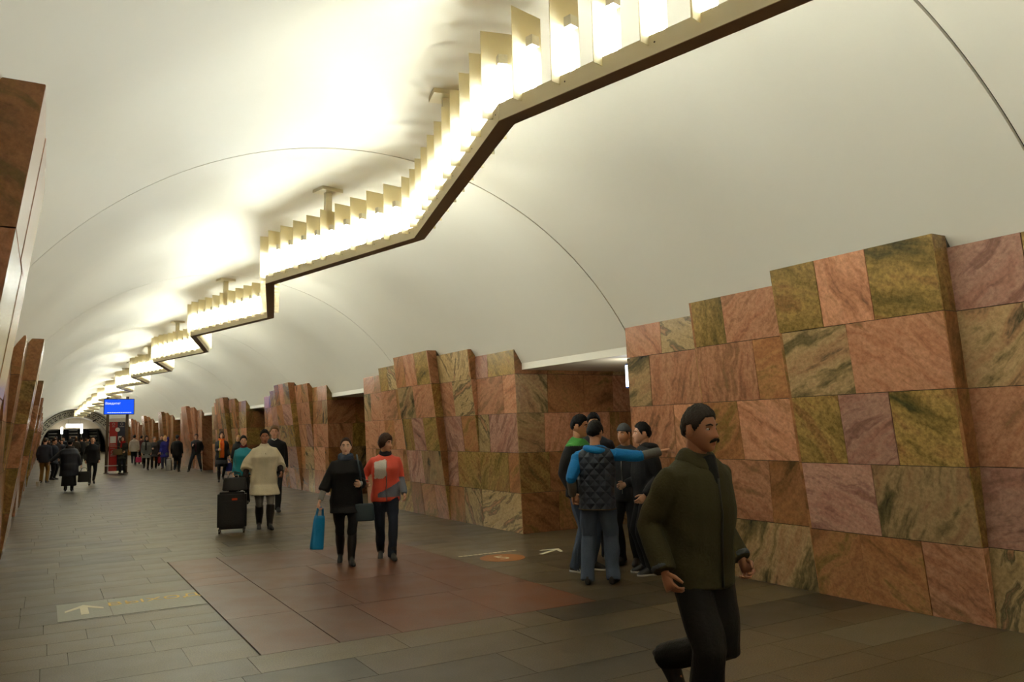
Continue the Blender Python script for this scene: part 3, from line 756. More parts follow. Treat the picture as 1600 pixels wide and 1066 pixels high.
            o = s.emit(bm, name or ('boot' if shaft else 'shoe'), m, vox=min(s.vox, .016), smooth=2, amp=0)
            if sole:
                bm = bmesh.new(); pts = [(-.083, .026), (-.04, .036), (.03, .037), (.12, .045), (.165, .038), (.192, .018)]
                r0 = [a + fd * t + sd * w_ + nv * -.084 for t, w_ in pts] + [a + fd * t - sd * w_ + nv * -.084 for t, w_ in pts[::-1]]
                loft(bm, [r0, [p + nv * .022 for p in r0]]); s.emit(bm, 'sole', sole, amp=0, re=False, parent=o)
    def scarf(s, m, r=.085, th=.034, z=1.475, tails=0, name='scarf', tl=.45):
        bm = bmesh.new(); c = s.T((0, .005, z)); n = 14
        for dz, rr in ((0, r), (.035, r * .92)):
            pts = [c + Vector((rr * cos(2 * pi * q / n), rr * .92 * sin(2 * pi * q / n), dz - .012 * sin(2 * pi * q / n))) for q in range(n + 1)]
            tube(bm, pts, th, 8)
        for q in range(tails):
            x = (.04, -.045)[q]; yb = s.pz(1.25)[1]; tube(bm, [s.T((x, r * .8, z)), s.T((x, yb + .045, z - .12)), s.T((x, yb + .05, z - tl))], [.03, .04, .042], 8)
        return s.emit(bm, name, m, vox=min(s.vox, .014), smooth=2, amp=s.amp * .8, k=60)
    def strip(s, name, m, pts, wd, parent=None):
        """narrow band laid over the garment, points in the torso frame"""
        bm = bmesh.new(); tube(bm, [s.T(p) for p in pts], wd, 6); return s.emit(bm, name, m, amp=0, re=False, parent=parent)
    def world(s, p): return s.W @ (Vector(p) * s.k)
STAND = ((.10, .0, .085), (-.10, .03, .085))
def walk(st=.28, side=1, lift=.10, w=.075):
    f, b = (w, st, .085), (-w, -st, .085 + lift)
    return (f, b) if side == 1 else ((w, -st, .085 + lift), (-w, st, .085))
def wpitch(side=1, p=-38): return (0, p) if side == 1 else (p, 0)

# ---- bags
def bag_obj(name, label, cat, M, w, h, d, m, handle=None, strap=None, puff=.25, group=None):
    """soft bag body with handles; M places its bottom centre"""
    e = empty(name); e.matrix_world = M; tag(e, label, cat, group)
    bm = bmesh.new(); rings = []; n = 16
    for t in (0, .06, .3, .6, .88, 1):
        q = 1 - puff * abs(t - .3) * .6; wd = w / 2 * (.93 if t in (0, 1) else 1) * (1 - .12 * t); dd = d / 2 * q * (1 - .55 * t)
        rings.append([Vector((wd * math.copysign(abs(cos(a)) ** .6, cos(a)), dd * math.copysign(abs(sin(a)) ** .7, sin(a)), h * t)) for a in [2 * pi * k / n for k in range(n)]])
    loft(bm, rings); bm_obj('bag_body', bm, m, e, True)
    if handle:
        for sg in (1, -1):
            bm = bmesh.new(); tube(bm, [(-w * .28, sg * d * .12, h * .95), (-w * .2, sg * d * .1, h + handle * .8), (0, sg * .006, h + handle), (w * .2, sg * d * .1, h + handle * .8), (w * .28, sg * d * .12, h * .95)], .008, 6); bm_obj('handle', bm, m, e, True)
    if strap:
        Mi = M.inverted(); bm = bmesh.new(); tube(bm, [Mi @ Vector(p) for p in strap], .011, 6); bm_obj('strap', bm, m, e, True)
    return e
def at_floor(x, y, rz=0, z=0): return Matrix.Translation((x, y, z)) @ Matrix.Rotation(rz, 4, 'Z')
BLACK = cloth((20, 19, 20)); BLACK2 = cloth((30, 29, 30)); LEATHER = mat('black_leather', lin((20, 17, 16)), .35, .2, 8, .15, 50, spec=.5)
JEANS = cloth((66, 76, 94), .85, bump=.3); JEANS_D = cloth((28, 30, 38), .85); NAVY = cloth((26, 30, 40)); OLIVE = cloth((54, 50, 29), .85)
GREY = cloth((96, 94, 90)); LGREY = cloth((140, 138, 134)); WHITE = cloth((206, 196, 172), .85); TEAL = cloth((20, 120, 140), .6); BLUE = cloth((18, 110, 176), .7)
RED = cloth((214, 82, 64), .6); SHOE_B = mat('shoe_black', lin((18, 16, 16)), .4, .2, 8, .05, 50, spec=.5); WSOLE = mat('sole_white', lin((200, 196, 188)), .6)

# ------------------------------------------------------------------ far end: arch with frieze, escalator hall
FRZ = mat('frieze_dark_stone', lin((52, 50, 44)), .5, .15, 4); FRZ_L = mat('frieze_relief_grey', lin((228, 222, 202)), .5)
STEEL = mat('brushed_steel', lin((150, 148, 142)), .3, .06, 5, .05, 80, metal=.9); DARKM = mat('escalator_dark', lin((34, 34, 34)), .4)
BRONZE = mat('post_bronze', lin((98, 84, 70)), .35, .08, 5, .05, 60, metal=.6)
we = structure(empty('wall_end', (CX, Y_END, 0)))
def arch_ring(name, r0, r1, y0, y1, m, parent, a0, n=48, org=(CX, Y_END)):
    V, F = [], []
    for i in range(n + 1):
        a = a0 + (pi - 2 * a0) * i / n
        for r, y in ((r0, y0), (r1, y0), (r1, y1), (r0, y1)): V.append((r * cos(a), y - org[1], CZ + r * sin(a)))
    for i in range(n):
        p, q = 4 * i, 4 * i + 4
        for k in range(4): F.append((p + k, p + (k + 1) % 4, q + (k + 1) % 4, q + k))
    F += [(3, 2, 1, 0), (4 * n, 4 * n + 1, 4 * n + 2, 4 * n + 3)]
    return mesh_obj(name, V, F, m, parent)
fr = arch_ring('frieze_band', 3.35, 4.5, Y_END, Y_END + .4, FRZ, we, radians(4))
arch_ring('frieze_border', 3.35, 3.47, Y_END - .06, Y_END, FRZ_L, fr, radians(6)); arch_ring('frieze_border', 4.03, 4.10, Y_END - .06, Y_END, FRZ_L, fr, radians(6))
for i in range(22):
    a = radians(12 + 156 * i / 21); M = Matrix.Translation((3.75 * cos(a), -.03, CZ + 3.75 * sin(a))) @ Matrix.Rotation(-(a - pi / 2), 4, 'Y')
    bm = bmesh.new(); hs = .27
    tube(bm, [M @ Vector(p) for p in ((-hs, 0, -hs), (hs, 0, -hs), (hs, 0, hs), (-hs, 0, hs), (-hs, 0, -hs))], .07, 4); f_ = bm_obj('relief_frame', bm, FRZ_L, fr)
    bm = bmesh.new(); tube(bm, [M @ Vector((.12 * cos(q * pi / 5), 0, .12 * sin(q * pi / 5))) for q in range(11)], .055, 5); bm_obj('relief_ring', bm, FRZ_L, f_)
arch_ring('inner_vault', 3.35, 3.5, Y_END + .4, 113.0, PLASTER, we, radians(0))
box_obj('end_pier', (-9.9, -3.36, 0, .4, 0, 4.4), MB[3], we); box_obj('end_pier', (3.36, 10.1, 0, .4, 0, 4.4), MB[3], we)
box_obj('back_panel', (-4, 4, 13.0, 13.3, 0, 4.6), DARKM, we)
box_obj('lunette', (-3.3, 3.3, 6.0, 6.15, 2.75, 4.1), PLASTER, we)
for i, x in enumerate((-2.1, 0, 2.1)):
    e = empty('escalator', (CX + x, 106.5, 0)); tag(e, ['leftmost of three dark escalators rising beyond the far arch', 'middle escalator beyond the far arch under the lit sign', 'rightmost of three dark escalators rising beyond the far arch'][i], 'escalator', 'escalators at the far end')
    bm = bmesh.new(); hexa(bm, [(-.5, 0, 0), (.5, 0, 0), (.5, 6.4, 0), (-.5, 6.4, 0), (-.5, 0, .05), (.5, 0, .05), (.5, 6.4, 2.9), (-.5, 6.4, 2.9)]); bm_obj('incline', bm, DARKM, e)
    for q in range(14): box_obj('step', (-.48, .48, .3 + .42 * q, .72 + .42 * q, .1 + .19 * q, .25 + .19 * q), STEEL if q % 2 else DARKM, e)
    for sg in (1, -1):
        bm = bmesh.new(); hexa(bm, [(sg * .5, 0, .05), (sg * .62, 0, .05), (sg * .62, 6.4, 2.9), (sg * .5, 6.4, 2.9), (sg * .5, 0, .9), (sg * .62, 0, .9), (sg * .62, 6.4, 3.8), (sg * .5, 6.4, 3.8)]); b_ = bm_obj('balustrade', bm, STEEL, e)
        bm = bmesh.new(); tube(bm, [(sg * .56, -.1, .95), (sg * .56, 6.4, 3.85)], .05, 8); bm_obj('handrail', bm, SHOE_B, b_)
SIGNW = emis('sign_white_light', (1, .97, .9), 7.0)
sg_ = empty('hanging_lightbox', (2.98, 104.0, 3.1)); tag(sg_, 'white glowing lightbox hanging under the far arch', 'sign')
box_obj('box_frame', (-.86, .86, -.06, .08, -.24, .24), STEEL, sg_); box_obj('lit_face', (-.83, .83, -.075, -.062, -.21, .21), SIGNW, sg_)
for x in (-.6, .6): box_obj('suspension_rod', (x - .015, x + .015, 0, .03, .24, .68), STEEL, sg_)
for i, x in enumerate((1.78, 3.76)):
    l_ = empty('column_lamp', (x, 105.2, 0)); tag(l_, ['left of two upright glowing lamps before the escalators', 'right of two upright glowing lamps before the escalators'][i], 'lamp', 'escalator lamps')
    bm = bmesh.new(); tube(bm, [(0, 0, 0), (0, 0, .06), (0, 0, .07), (0, 0, 2.2)], [.16, .16, .05, .05], 12); bm_obj('post', bm, STEEL, l_)
    bm = bmesh.new(); tube(bm, [(0, 0, 2.2), (0, 0, 2.25), (0, 0, 2.95), (0, 0, 3.0)], [.08, .12, .12, .08], 12); bm_obj('glowing_shade', bm, emis('lamp_glow', (1, .93, .78), 9), l_)

# ------------------------------------------------------------------ information stand with the blue screen
st = empty('information_stand', (3.02, 42.6, 0)); tag(st, 'information stand with red and navy panel between two bronze posts', 'information stand')
for x in (-.42, .42):
    bm = bmesh.new(); tube(bm, [(x, 0, 0), (x, 0, .03), (x, 0, .031), (x, 0, 3.62)], [.12, .12, .065, .065], 12); bm_obj('post', bm, BRONZE, st)
PR = mat('panel_red', lin((150, 26, 26)), .35); PN = mat('panel_navy', lin((22, 26, 48)), .35); PWH = mat('panel_white', lin((206, 202, 196)), .5); PGR = mat('panel_grey', lin((150, 140, 136)), .5)
pn = box_obj('panel_red', (-.33, .02, -.03, .03, .1, 2.42), PR, st); pv = box_obj('panel_navy', (.02, .34, -.03, .03, .1, 2.42), PN, st)
box_obj('header_strip', (-.34, .35, -.032, .032, 2.42, 2.58), PWH, st)
box_obj('rail', (-.48, .48, -.10, -.06, .34, .38), PWH, st)
for p_, x0 in ((pn, -.29), (pv, .06)): box_obj('notice', (x0, x0 + .25, -.036, -.03, 1.42, 1.74), PWH, p_)
def ring_mark(x, z, r, m, p): bm = bmesh.new(); tube(bm, [(x + r * cos(q * pi / 8), -.034, z + r * sin(q * pi / 8)) for q in range(17)], r * .22, 5); return bm_obj('round_emblem', bm, m, p)
ring_mark(-.16, 2.32, .055, PGR, pn); ring_mark(.19, 2.32, .055, PGR, pv); ring_mark(-.16, 1.0, .07, PGR, pn)
bm = bmesh.new(); tube(bm, [(.02, -.034, 2.05), (.02, -.04, 2.05)], .10, 20); bm_obj('white_disc', bm, PWH, pn)
for x0, x1, z in ((-.22, -.10, 2.18), (.10, .30, 2.18), (-.28, -.05, 1.32), (-.28, .0, 1.26), (-.28, -.06, 1.16), (-.25, -.05, .86), (-.28, -.02, .80)):
    box_obj('print_line', (x0, x1, -.034, -.03, z, z + .025), PGR, pn)
sc = empty('display_screen', (3.065, 42.42, 2.76)); tag(sc, 'bright blue display screen mounted high on the information stand', 'screen')
box_obj('bezel', (-.66, .66, -.05, .10, 0, .75), mat('bezel_black', lin((16, 16, 20)), .3), sc, .01)
scr = box_obj('lit_panel', (-.63, .63, -.058, -.05, .03, .72), emis('screen_blue', (.012, .085, .80), 1.25), sc)
XZ = Matrix.Rotation(pi / 2, 4, 'X')
SW = emis('screen_text_white', (.8, .88, 1), 1.3)
text_obj('screen_text', 'Введите?', .15, SW, scr, Matrix.Translation((-.60, -.061, .53)) @ XZ, .001, 'LEFT')
for i in range(11):
    x = -.5 + i * .095; box_obj('text_line', (x, x + .08, -.0605, -.058, .085, .112), SW, scr)
# security camera under the frieze
cm = empty('security_camera', (4.9, 99.6, 3.62)); tag(cm, 'small dark security camera on the right of the far arch', 'camera')
bm = bmesh.new(); tube(bm, [(0, .35, .15), (0, 0, 0)], .03, 6); bm_obj('bracket', bm, DARKM, cm)
bm = bmesh.new(); tube(bm, [(.0, .05, .0), (-.25, -.35, -.12)], .08, 8); bm_obj('camera_body', bm, DARKM, cm)
# lit direction sign on the end face of the nearest right pier, in the passage
ls = empty('passage_lightbox', (7.0, NEAR0 + PW + .02, 2.2)); tag(ls, 'lit white sign on the passage end of the nearest right pier', 'sign')
box_obj('housing', (-.02, .7, 0, .56, 0, .34), mat('sign_blue', lin((40, 70, 150)), .4), ls, .01); box_obj('lit_panel', (.0, .68, .56, .575, .02, .32), emis('passage_sign_glow', (1, .95, .8), 14), ls)
box_obj('lit_edge', (-.026, -.02, .02, .54, .02, .32), emis('passage_sign_edge', (.85, .92, 1), 5), ls)

# ------------------------------------------------------------------ floor stickers
STK = mat('sticker_grey', lin((138, 136, 120)), .4, .08, 6); STY = mat('sticker_yellow', lin((218, 184, 84)), .5); STW = mat('sticker_white', lin((214, 206, 176)), .5); STO = mat('sticker_orange', lin((150, 92, 40)), .5)
fs = empty('exit_floor_sign', (.17, 8.75, 0)); tag(fs, 'pale grey floor sticker with arrow and yellow exit lettering', 'floor sign')
box_obj('arrow_plate', (0, .46, 0, .88, .0005, .003), STK, fs); box_obj('text_plate', (.466, 1.32, 0, .88, .0005, .003), STK, fs)
bm = bmesh.new(); box(bm, .20, .27, .22, .62, .003, .0042); bm_obj('arrow_stem', bm, STW, fs)
for sg in (1, -1):
    bm = bmesh.new(); hexa(bm, [(.235, .60, .003), (.235, .72, .003), (.235 + sg * .17, .48, .003), (.235 + sg * .17, .40, .003), (.235, .60, .0045), (.235, .72, .0045), (.235 + sg * .17, .48, .0045), (.235 + sg * .17, .40, .0045)]); bm_obj('arrow_head', bm, STW, fs)
text_obj('exit_lettering', 'ВЫХОД', .24, STY, fs, Matrix.Translation((.89, .58, .0035)), .0006)
f5 = empty('line_floor_sign', (5.25, 9.33, 0)); tag(f5, 'orange round floor sticker with white numeral by the young men', 'floor sign')
bm = bmesh.new(); tube(bm, [(0, 0, .0005), (0, 0, .003)], .30, 28); bm_obj('orange_disc', bm, STO, f5)
text_obj('numeral', '5', .38, STW, f5, Matrix.Translation((0, 0, .0035)), .0006)
for i in range(12): box_obj('text_line', (-.42 + i * .075, -.36 + i * .075, .42, .47, .0005, .002), STW, f5)
fa = empty('arrow_floor_sign', (6.02, 9.38, 0)); tag(fa, 'white arrow sticker on the floor near the passage corner', 'floor sign')
Ma = Matrix.Rotation(radians(-60), 4, 'Z')
bm = bmesh.new(); box(bm, -.03, .03, -.25, .2, .0005, .003, M=Ma); bm_obj('arrow_stem', bm, STW, fa)
for sg in (1, -1):
    bm = bmesh.new(); hexa(bm, [Ma @ Vector(p) for p in [(0, .18, .0005), (0, .27, .0005), (sg * .16, .08, .0005), (sg * .16, .01, .0005), (0, .18, .0035), (0, .27, .0035), (sg * .16, .08, .0035), (sg * .16, .01, .0035)]]); bm_obj('arrow_head', bm, STW, fa)

# ------------------------------------------------------------------ the people, near to far
CUFF = cloth((70, 74, 80))
# man walking across the foreground
p = Person('man with dark moustache walking in a long olive green jacket in the foreground', (3.13, 3.36), 46, 1.80, skin_rgb=(164, 112, 84), hair='short', hair_rgb=(52, 46, 42), hair_t=.012, det=3,
           ankles=((.06, .02, .085), (-.075, -.34, .34)), foot_pitch=(0, -48), wrists=((.285, .03, .90), (-.235, .08, .91)), head=(8, -3), beard='moustache', lean=2, curl=.75)
p.top('jacket', OLIVE, .81, .026, sl_r=(.076, .068, .060), collar=(.02, .085), flare=.10)
bm = bmesh.new(); c = p.T((0, -.004, 1.485)); n = 16     # laid-open collar
loft(bm, [[c + Vector((r * cos(a), r * .95 * sin(a) + .012, z - .05 * max(0, sin(a)))) for a in [2 * pi * k / n for k in range(n)]] for r, z in ((.072, .045), (.092, .036), (.116, -.012), (.106, -.026))]); p.emit(bm, 'collar', OLIVE, vox=.009)
p.pants(cloth((24, 22, 20)), (.105, .088, .078)); p.shoes(SHOE_B, bulk=1.1)
for i in (0, 1): p.sleeve('cuff', CUFF, i, .93, .985, (.064, .062), amp=0)
ZIP = mat('zip_dark', lin((30, 30, 22)), .5)
p.strip('zip_line', ZIP, [(0, p.pz(z)[1] + .036 + (.010 if z < 1.0 else .018 if z < 1.3 else 0), z) for z in (.82, .9, 1.0, 1.1, 1.2, 1.3, 1.38)], .007)
bm = bmesh.new(); tube(bm, [p.T((0, .07, 1.49)), p.T((0, .095, 1.43)), p.T((0, .122, 1.36)), p.T((0, .135, 1.28))], [.045, .04, .03, .012], 8); p.emit(bm, 'dark_shirt', BLACK, amp=0)

# five young men in a huddle by the passage
p = Person('young man in black and green jacket and blue jeans at the left of the huddle', (5.52, 7.90), 62, 1.83, skin_rgb=SKIN2, hair='short', hair_rgb=(16, 14, 14), hair_t=.014, det=2, wrists=(None, (-.20, .2, 1.0)), head=(10, -8), ankles=((.10, -.02, .085), (-.11, .05, .085)))
GRN = cloth((60, 130, 56)); jk = lambda c: np.where((c[:, 2] > 1.42) , 1, 0)
p.top('jacket', [BLACK2, GRN], .84, .028, sl_r=(.074, .062, .052), collar=(.03, .07), mat_fn=lambda c: ((c[:, 2] > 1.40) & (c[:, 2] < 1.52)).astype(int)); p.pants(JEANS, (.10, .08, .072)); p.shoes(SHOE_B, sole=WSOLE)
for q in range(2):
    bm = bmesh.new(); a = p.ank[0]; fd = p.foot_dir(0); sd = Vector((fd.y, -fd.x, 0))
    tube(bm, [a + fd * (.05 + .035 * q) + sd * .044 + Vector((0, 0, -.07)), a + fd * (.035 + .035 * q) + sd * .036 + Vector((0, 0, -.035))], .006, 6); p.emit(bm, 'white_stripe', WSOLE, amp=0, re=False)
# back view, quilted vest
def quilt():
    m = mat('quilted_navy', lin((38, 44, 56)), .65, .15, 9, 0); t = m.node_tree; N, L = t.nodes, t.links; b = next(n for n in N if n.type == 'BSDF_PRINCIPLED')
    tc = N.new('ShaderNodeTexCoord'); hs = []
    for an in (42, -42):
        mp = N.new('ShaderNodeMapping'); mp.inputs['Rotation'].default_value = (0, radians(an), 0); L.new(tc.outputs['Object'], mp.inputs['Vector'])
        sx = N.new('ShaderNodeSeparateXYZ'); L.new(mp.outputs[0], sx.inputs[0]); ml = N.new('ShaderNodeMath'); ml.operation = 'MULTIPLY'; ml.inputs[1].default_value = 38; L.new(sx.outputs[0], ml.inputs[0])
        sn = N.new('ShaderNodeMath'); sn.operation = 'SINE'; L.new(ml.outputs[0], sn.inputs[0]); ab = N.new('ShaderNodeMath'); ab.operation = 'ABSOLUTE'; L.new(sn.outputs[0], ab.inputs[0]); hs.append(ab)
    mn = N.new('ShaderNodeMath'); mn.operation = 'MINIMUM'; L.new(hs[0].outputs[0], mn.inputs[0]); L.new(hs[1].outputs[0], mn.inputs[1])
    bp = N.new('ShaderNodeBump'); bp.inputs['Strength'].default_value = .7; bp.inputs['Distance'].default_value = .02; L.new(mn.outputs[0], bp.inputs['Height']); L.new(bp.outputs[0], b.inputs['Normal'])
    return m
p = Person('young man seen from behind in quilted navy vest with bright blue sleeves', (5.22, 7.15), 172, 1.75, skin_rgb=SKIN2, hair='short', hair_rgb=(20, 17, 16), hair_t=.016, det=2,
           wrists=((.70, .16, 1.40), (-.27, .02, .93)), head=(-12, -10), ankles=((.14, .03, .085), (-.13, -.02, .085)), pole=((.3, -.6, -.8), None), palm=((0, 0, -1), None), curl=(.35, .5))
p.top('blue_pullover', BLUE, .95, .014, sleeves=(.1, .1), sl_r=(.070, .064, .058), collar=(.02, .06)); p.top('quilted_vest', quilt(), .80, .034, sleeves=(None, None))
for i in (0, 1): p.sleeve('sleeve', BLUE, i, .04, .58, (.074, .060)); p.sleeve('grey_lower_sleeve', GREY, i, .56, .97, (.056, .046))
bm = bmesh.new(); c = p.T((0, -.03, 1.47)); n = 14
tube(bm, [c + Vector((.10 * cos(2 * pi * q / n), .075 * sin(2 * pi * q / n) - .01, -.02 + .02 * cos(2 * pi * q / n + pi))) for q in range(n + 1)], .042, 10); p.emit(bm, 'hood', BLUE, vox=.012)
p.pants(JEANS, (.105, .085, .075)); p.shoes(SHOE_B); p.strip('hem_band', cloth((80, 64, 40)), [((p.pz(.86)[0] + .036) * cos(a), p.pz(.86)[2] + (p.pz(.86)[1] + .036) * sin(a), .815) for a in [2 * pi * q / 16 for q in range(17)]], .006)
p = Person('young man peering out at the back of the huddle, only head and shoulders showing', (6.10, 8.38), 5, 1.86, skin_rgb=SKIN2, hair='short', hair_rgb=(18, 15, 15), hair_t=.014, det=2, head=(0, -8)); p.top('jacket', BLACK2, .82, .026, collar=(.03, .07)); p.pants(JEANS_D); p.shoes(SHOE_B)
p = Person('smiling young man in grey knitted beanie in the huddle', (6.21, 7.88), -22, 1.71, skin_rgb=SKIN2, hair='beanie', hair_rgb=(84, 86, 88), hair_t=.014, det=2, head=(-14, -4)); p.top('jacket', cloth((44, 44, 46)), .80, .03, collar=(.035, .075)); p.pants(BLACK2); p.shoes(SHOE_B)
p.strip('zip_line', STEEL, [(0, p.pz(z)[1] + .040, z) for z in (.9, 1.05, 1.2, 1.33)], .005)
p = Person('young man in black hooded jacket seen in profile at the right of the huddle', (6.02, 7.28), -72, 1.72, skin_rgb=SKIN1, hair='short', hair_rgb=(18, 16, 16), hair_t=.014, det=2, head=(-8, 0), wrists=((.18, .2, 1.02), (-.24, .1, .92)))
p.top('jacket', BLACK2, .80, .034, collar=(.02, .075), sl_r=(.076, .064, .054)); p.pants(BLACK2, (.10, .08, .07)); p.shoes(SHOE_B, sole=WSOLE)
bm = bmesh.new(); c = p.T((0, -.055, 1.475)); tube(bm, [c + Vector((.105 * cos(2 * pi * q / 14), .07 * sin(2 * pi * q / 14), .012 * sin(2 * pi * q / 14))) for q in range(15)], .045, 10); p.emit(bm, 'hood', BLACK2, vox=.012)

# two women arm in arm
p = Person('woman in black coat and blue grey scarf carrying a blue plastic bag', (3.44, 10.25), 4, 1.62, True, (222, 178, 152), 'tied', (62, 42, 30), .010, 1.25, det=2, ankles=((.065, -.20, .12), (-.055, .20, .085)), foot_pitch=(-25, 0),
           wrists=((.38, .10, .84), (-.17, .23, 1.10)), head=(-6, 4), curl=(.9, .9), pole=((.35, -1, -.2), None))
p.top('coat', BLACK, .70, .036, sleeves=(.42, .6), sl_r=(.086, .085, .09), collar=(.0, .08)); p.scarf(cloth((62, 74, 92), .95), .082, .036); p.pants(BLACK, (.095, .066, .05), end=.6); p.shoes(LEATHER, .86, (.064, .052))
for i in (0, 1): p.sleeve('grey_sleeve', LGREY, i, .66, .97, (.046, .04))
w_ = p.world(p.wri[0] + (p.wri[0] - p.elb[0]).normalized() * .08)
BAGB = mat('plastic_bag_blue', lin((22, 128, 188)), .35, .25, 6, .5, 14, spec=.5)
bag_obj('plastic_bag', 'bright blue plastic bag hanging from the black coated woman', 'bag', Matrix.Translation((w_.x - .02, w_.y - .02, w_.z - .53)) @ Matrix.Rotation(radians(25), 4, 'Z') @ Matrix.Rotation(radians(7), 4, 'Y'), .20, .42, .10, BAGB, handle=.11)
w2 = p.world((-.24, .12, .80)); s2 = p.world((-.15, .03, 1.50)); m2 = p.world((-.185, .19, 1.22))
HB = mat('bag_dark_teal', lin((28, 46, 56)), .4, .15, 8, .15, 60)
bag_obj('shoulder_bag', 'dark teal shoulder bag between the two women walking together', 'bag', Matrix.Translation((w2.x, w2.y, w2.z - .20)) @ Matrix.Rotation(p.rz, 4, 'Z'), .28, .22, .12, HB, strap=[(w2.x - .02, w2.y, w2.z), m2, p.world((-.16, .16, 1.38)), s2])
p = Person('woman in red jacket with white and grey panels, looking aside', (4.00, 10.28), 6, 1.65, True, (206, 154, 124), 'fringe', (58, 38, 26), .02, 1.1, det=2, ankles=((.06, -.16, .10), (-.07, .17, .085)), foot_pitch=(-18, 0), wrists=((.30, .16, 1.08), (-.25, .14, .90)), head=(48, -4))
def redfn2(c):
    x, y, z = c[:, 0], c[:, 1], c[:, 2]; o = np.zeros(len(c)); fr_ = y > -.02
    o[fr_ & (x > .0) & (x < .165) & (z > 1.13 + .9 * np.clip(.05 - x, 0, 1)) & (z < 1.40 - .25 * x)] = 1
    o[fr_ & (z < .98 - .5 * x) & (z > .86) & (x < .12) & (x > -.2)] = 2
    o[(x < -.195) & (z < 1.14)] = 2
    return o
jr = p.top('jacket', [RED, cloth((208, 204, 196)), cloth((104, 106, 116))], .81, .032, sl_r=(.078, .066, .056), collar=(.02, .08), mat_fn=redfn2)
p.strip('zip_line', STEEL, [(0, p.pz(z)[1] + p.pz(z)[2] + .042 + (.012 if 1.0 < z < 1.3 else 0), z) for z in (.83, .92, 1.0, 1.1, 1.2, 1.3, 1.38)], .006)
p.scarf(cloth((40, 36, 40)), .075, .022, 1.48, name='inner_collar'); p.pants(cloth((34, 38, 50)), (.098, .072, .06)); p.shoes(SHOE_B, .28, (.062, .058))

# woman with suitcase and those behind her
p = Person('woman in wide cream cape coat pulling a black suitcase', (3.45, 14.81), 8, 1.77, True, (150, 100, 76), 'tied', (16, 14, 14), .014, 1.0, det=2, ankles=((.06, -.14, .10), (-.08, .16, .085)), foot_pitch=(-14, 0), wrists=((.34, .06, .90), (-.27, .16, .98)), head=(-4, -6), pole=((.25, -1, -.1), (-.3, -1, -.1)))
p.top('cape_coat', WHITE, .60, .05, sleeves=(.34, .34), sl_r=(.085, .115, .125), collar=(.045, .075), flare=.10, kz=.5)
for z in (1.34, 1.2, 1.06, .92): bm = bmesh.new(); ellipsoid(bm, p.T((0, p.pz(z)[1] + p.pz(z)[2] + .062, z)), (.012, .006, .012)); p.emit(bm, 'button', WHITE, amp=0, re=False)
for i in (0, 1): p.sleeve('dark_sleeve', cloth((40, 30, 28)), i, .62, .97, (.05, .04))
p.pants(cloth((120, 116, 112)), (.092, .07, .05), end=.72); p.shoes(LEATHER, .84, (.072, .055))
sx, sy = 2.88, 14.68
rzs = radians(-14)
su = empty('suitcase', (sx, sy, 0), rzs); tag(su, 'large black wheeled suitcase beside the cream coated woman', 'suitcase')
SUIT = mat('suitcase_black', lin((24, 22, 22)), .6, .15, 10, .2, 60)
box_obj('case_body', (-.24, .24, -.14, .14, .07, .70), SUIT, su, .035)
bm = bmesh.new(); box(bm, -.19, .19, -.165, -.13, .14, .56); bmesh.ops.bevel(bm, geom=bm.edges[:], offset=.012, segments=2, affect='EDGES'); bm_obj('front_pocket', bm, SUIT, su)
for x in (-.2, .2):
    for y in (-.1, .1):
        bm = bmesh.new(); tube(bm, [(x - .015, y, .035), (x + .015, y, .035)], .035, 12); wh = bm_obj('wheel', bm, SHOE_B, su); box_obj('wheel_fork', (x - .02, x + .02, y - .02, y + .02, .04, .08), SHOE_B, wh)
bm = bmesh.new(); tube(bm, [(-.09, .11, .70), (-.09, .11, .98), (.09, .11, .98), (.09, .11, .70)], .010, 6); bm_obj('pull_handle', bm, STEEL, su)
box_obj('side_handle', (-.06, .06, -.02, .02, .70, .725), SUIT, su); box_obj('red_tag', (.0, .09, -.172, -.166, .565, .60), mat('tag_orange', lin((190, 70, 40)), .6), su)
dbg = bag_obj('travel_bag', 'soft black travel bag sitting on top of the suitcase', 'bag', Matrix.Translation((sx + .03, sy - .045, .727)) @ Matrix.Rotation(rzs, 4, 'Z'), .42, .22, .20, SUIT, handle=.10)
p = Person('woman in turquoise jacket behind the woman in the cream cape', (3.98, 19.1), -12, 1.66, True, SKIN1, 'tied', (18, 15, 15), .016, 1.1, det=1, ankles=walk(.16), head=(18, -4)); p.top('jacket', TEAL, .80, .032, collar=(.05, .075)); p.scarf(cloth((90, 30, 34)), .07, .02, 1.5, name='inner_scarf'); p.pants(BLACK); p.shoes(SHOE_B, .5)
p = Person('tall man in black jacket walking behind the cream cape', (4.38, 17.9), 2, 1.86, skin_rgb=SKIN1, hair='short', hair_rgb=(110, 84, 58), hair_t=.02, det=1, ankles=walk(.16, -1)); p.top('jacket', BLACK, .78, .036, collar=(.04, .07)); p.pants(BLACK2); p.shoes(SHOE_B); p.strip('shirt_collar', WSOLE, [(-.05, .07, 1.50), (0, .10, 1.47), (.05, .07, 1.50)], .012)
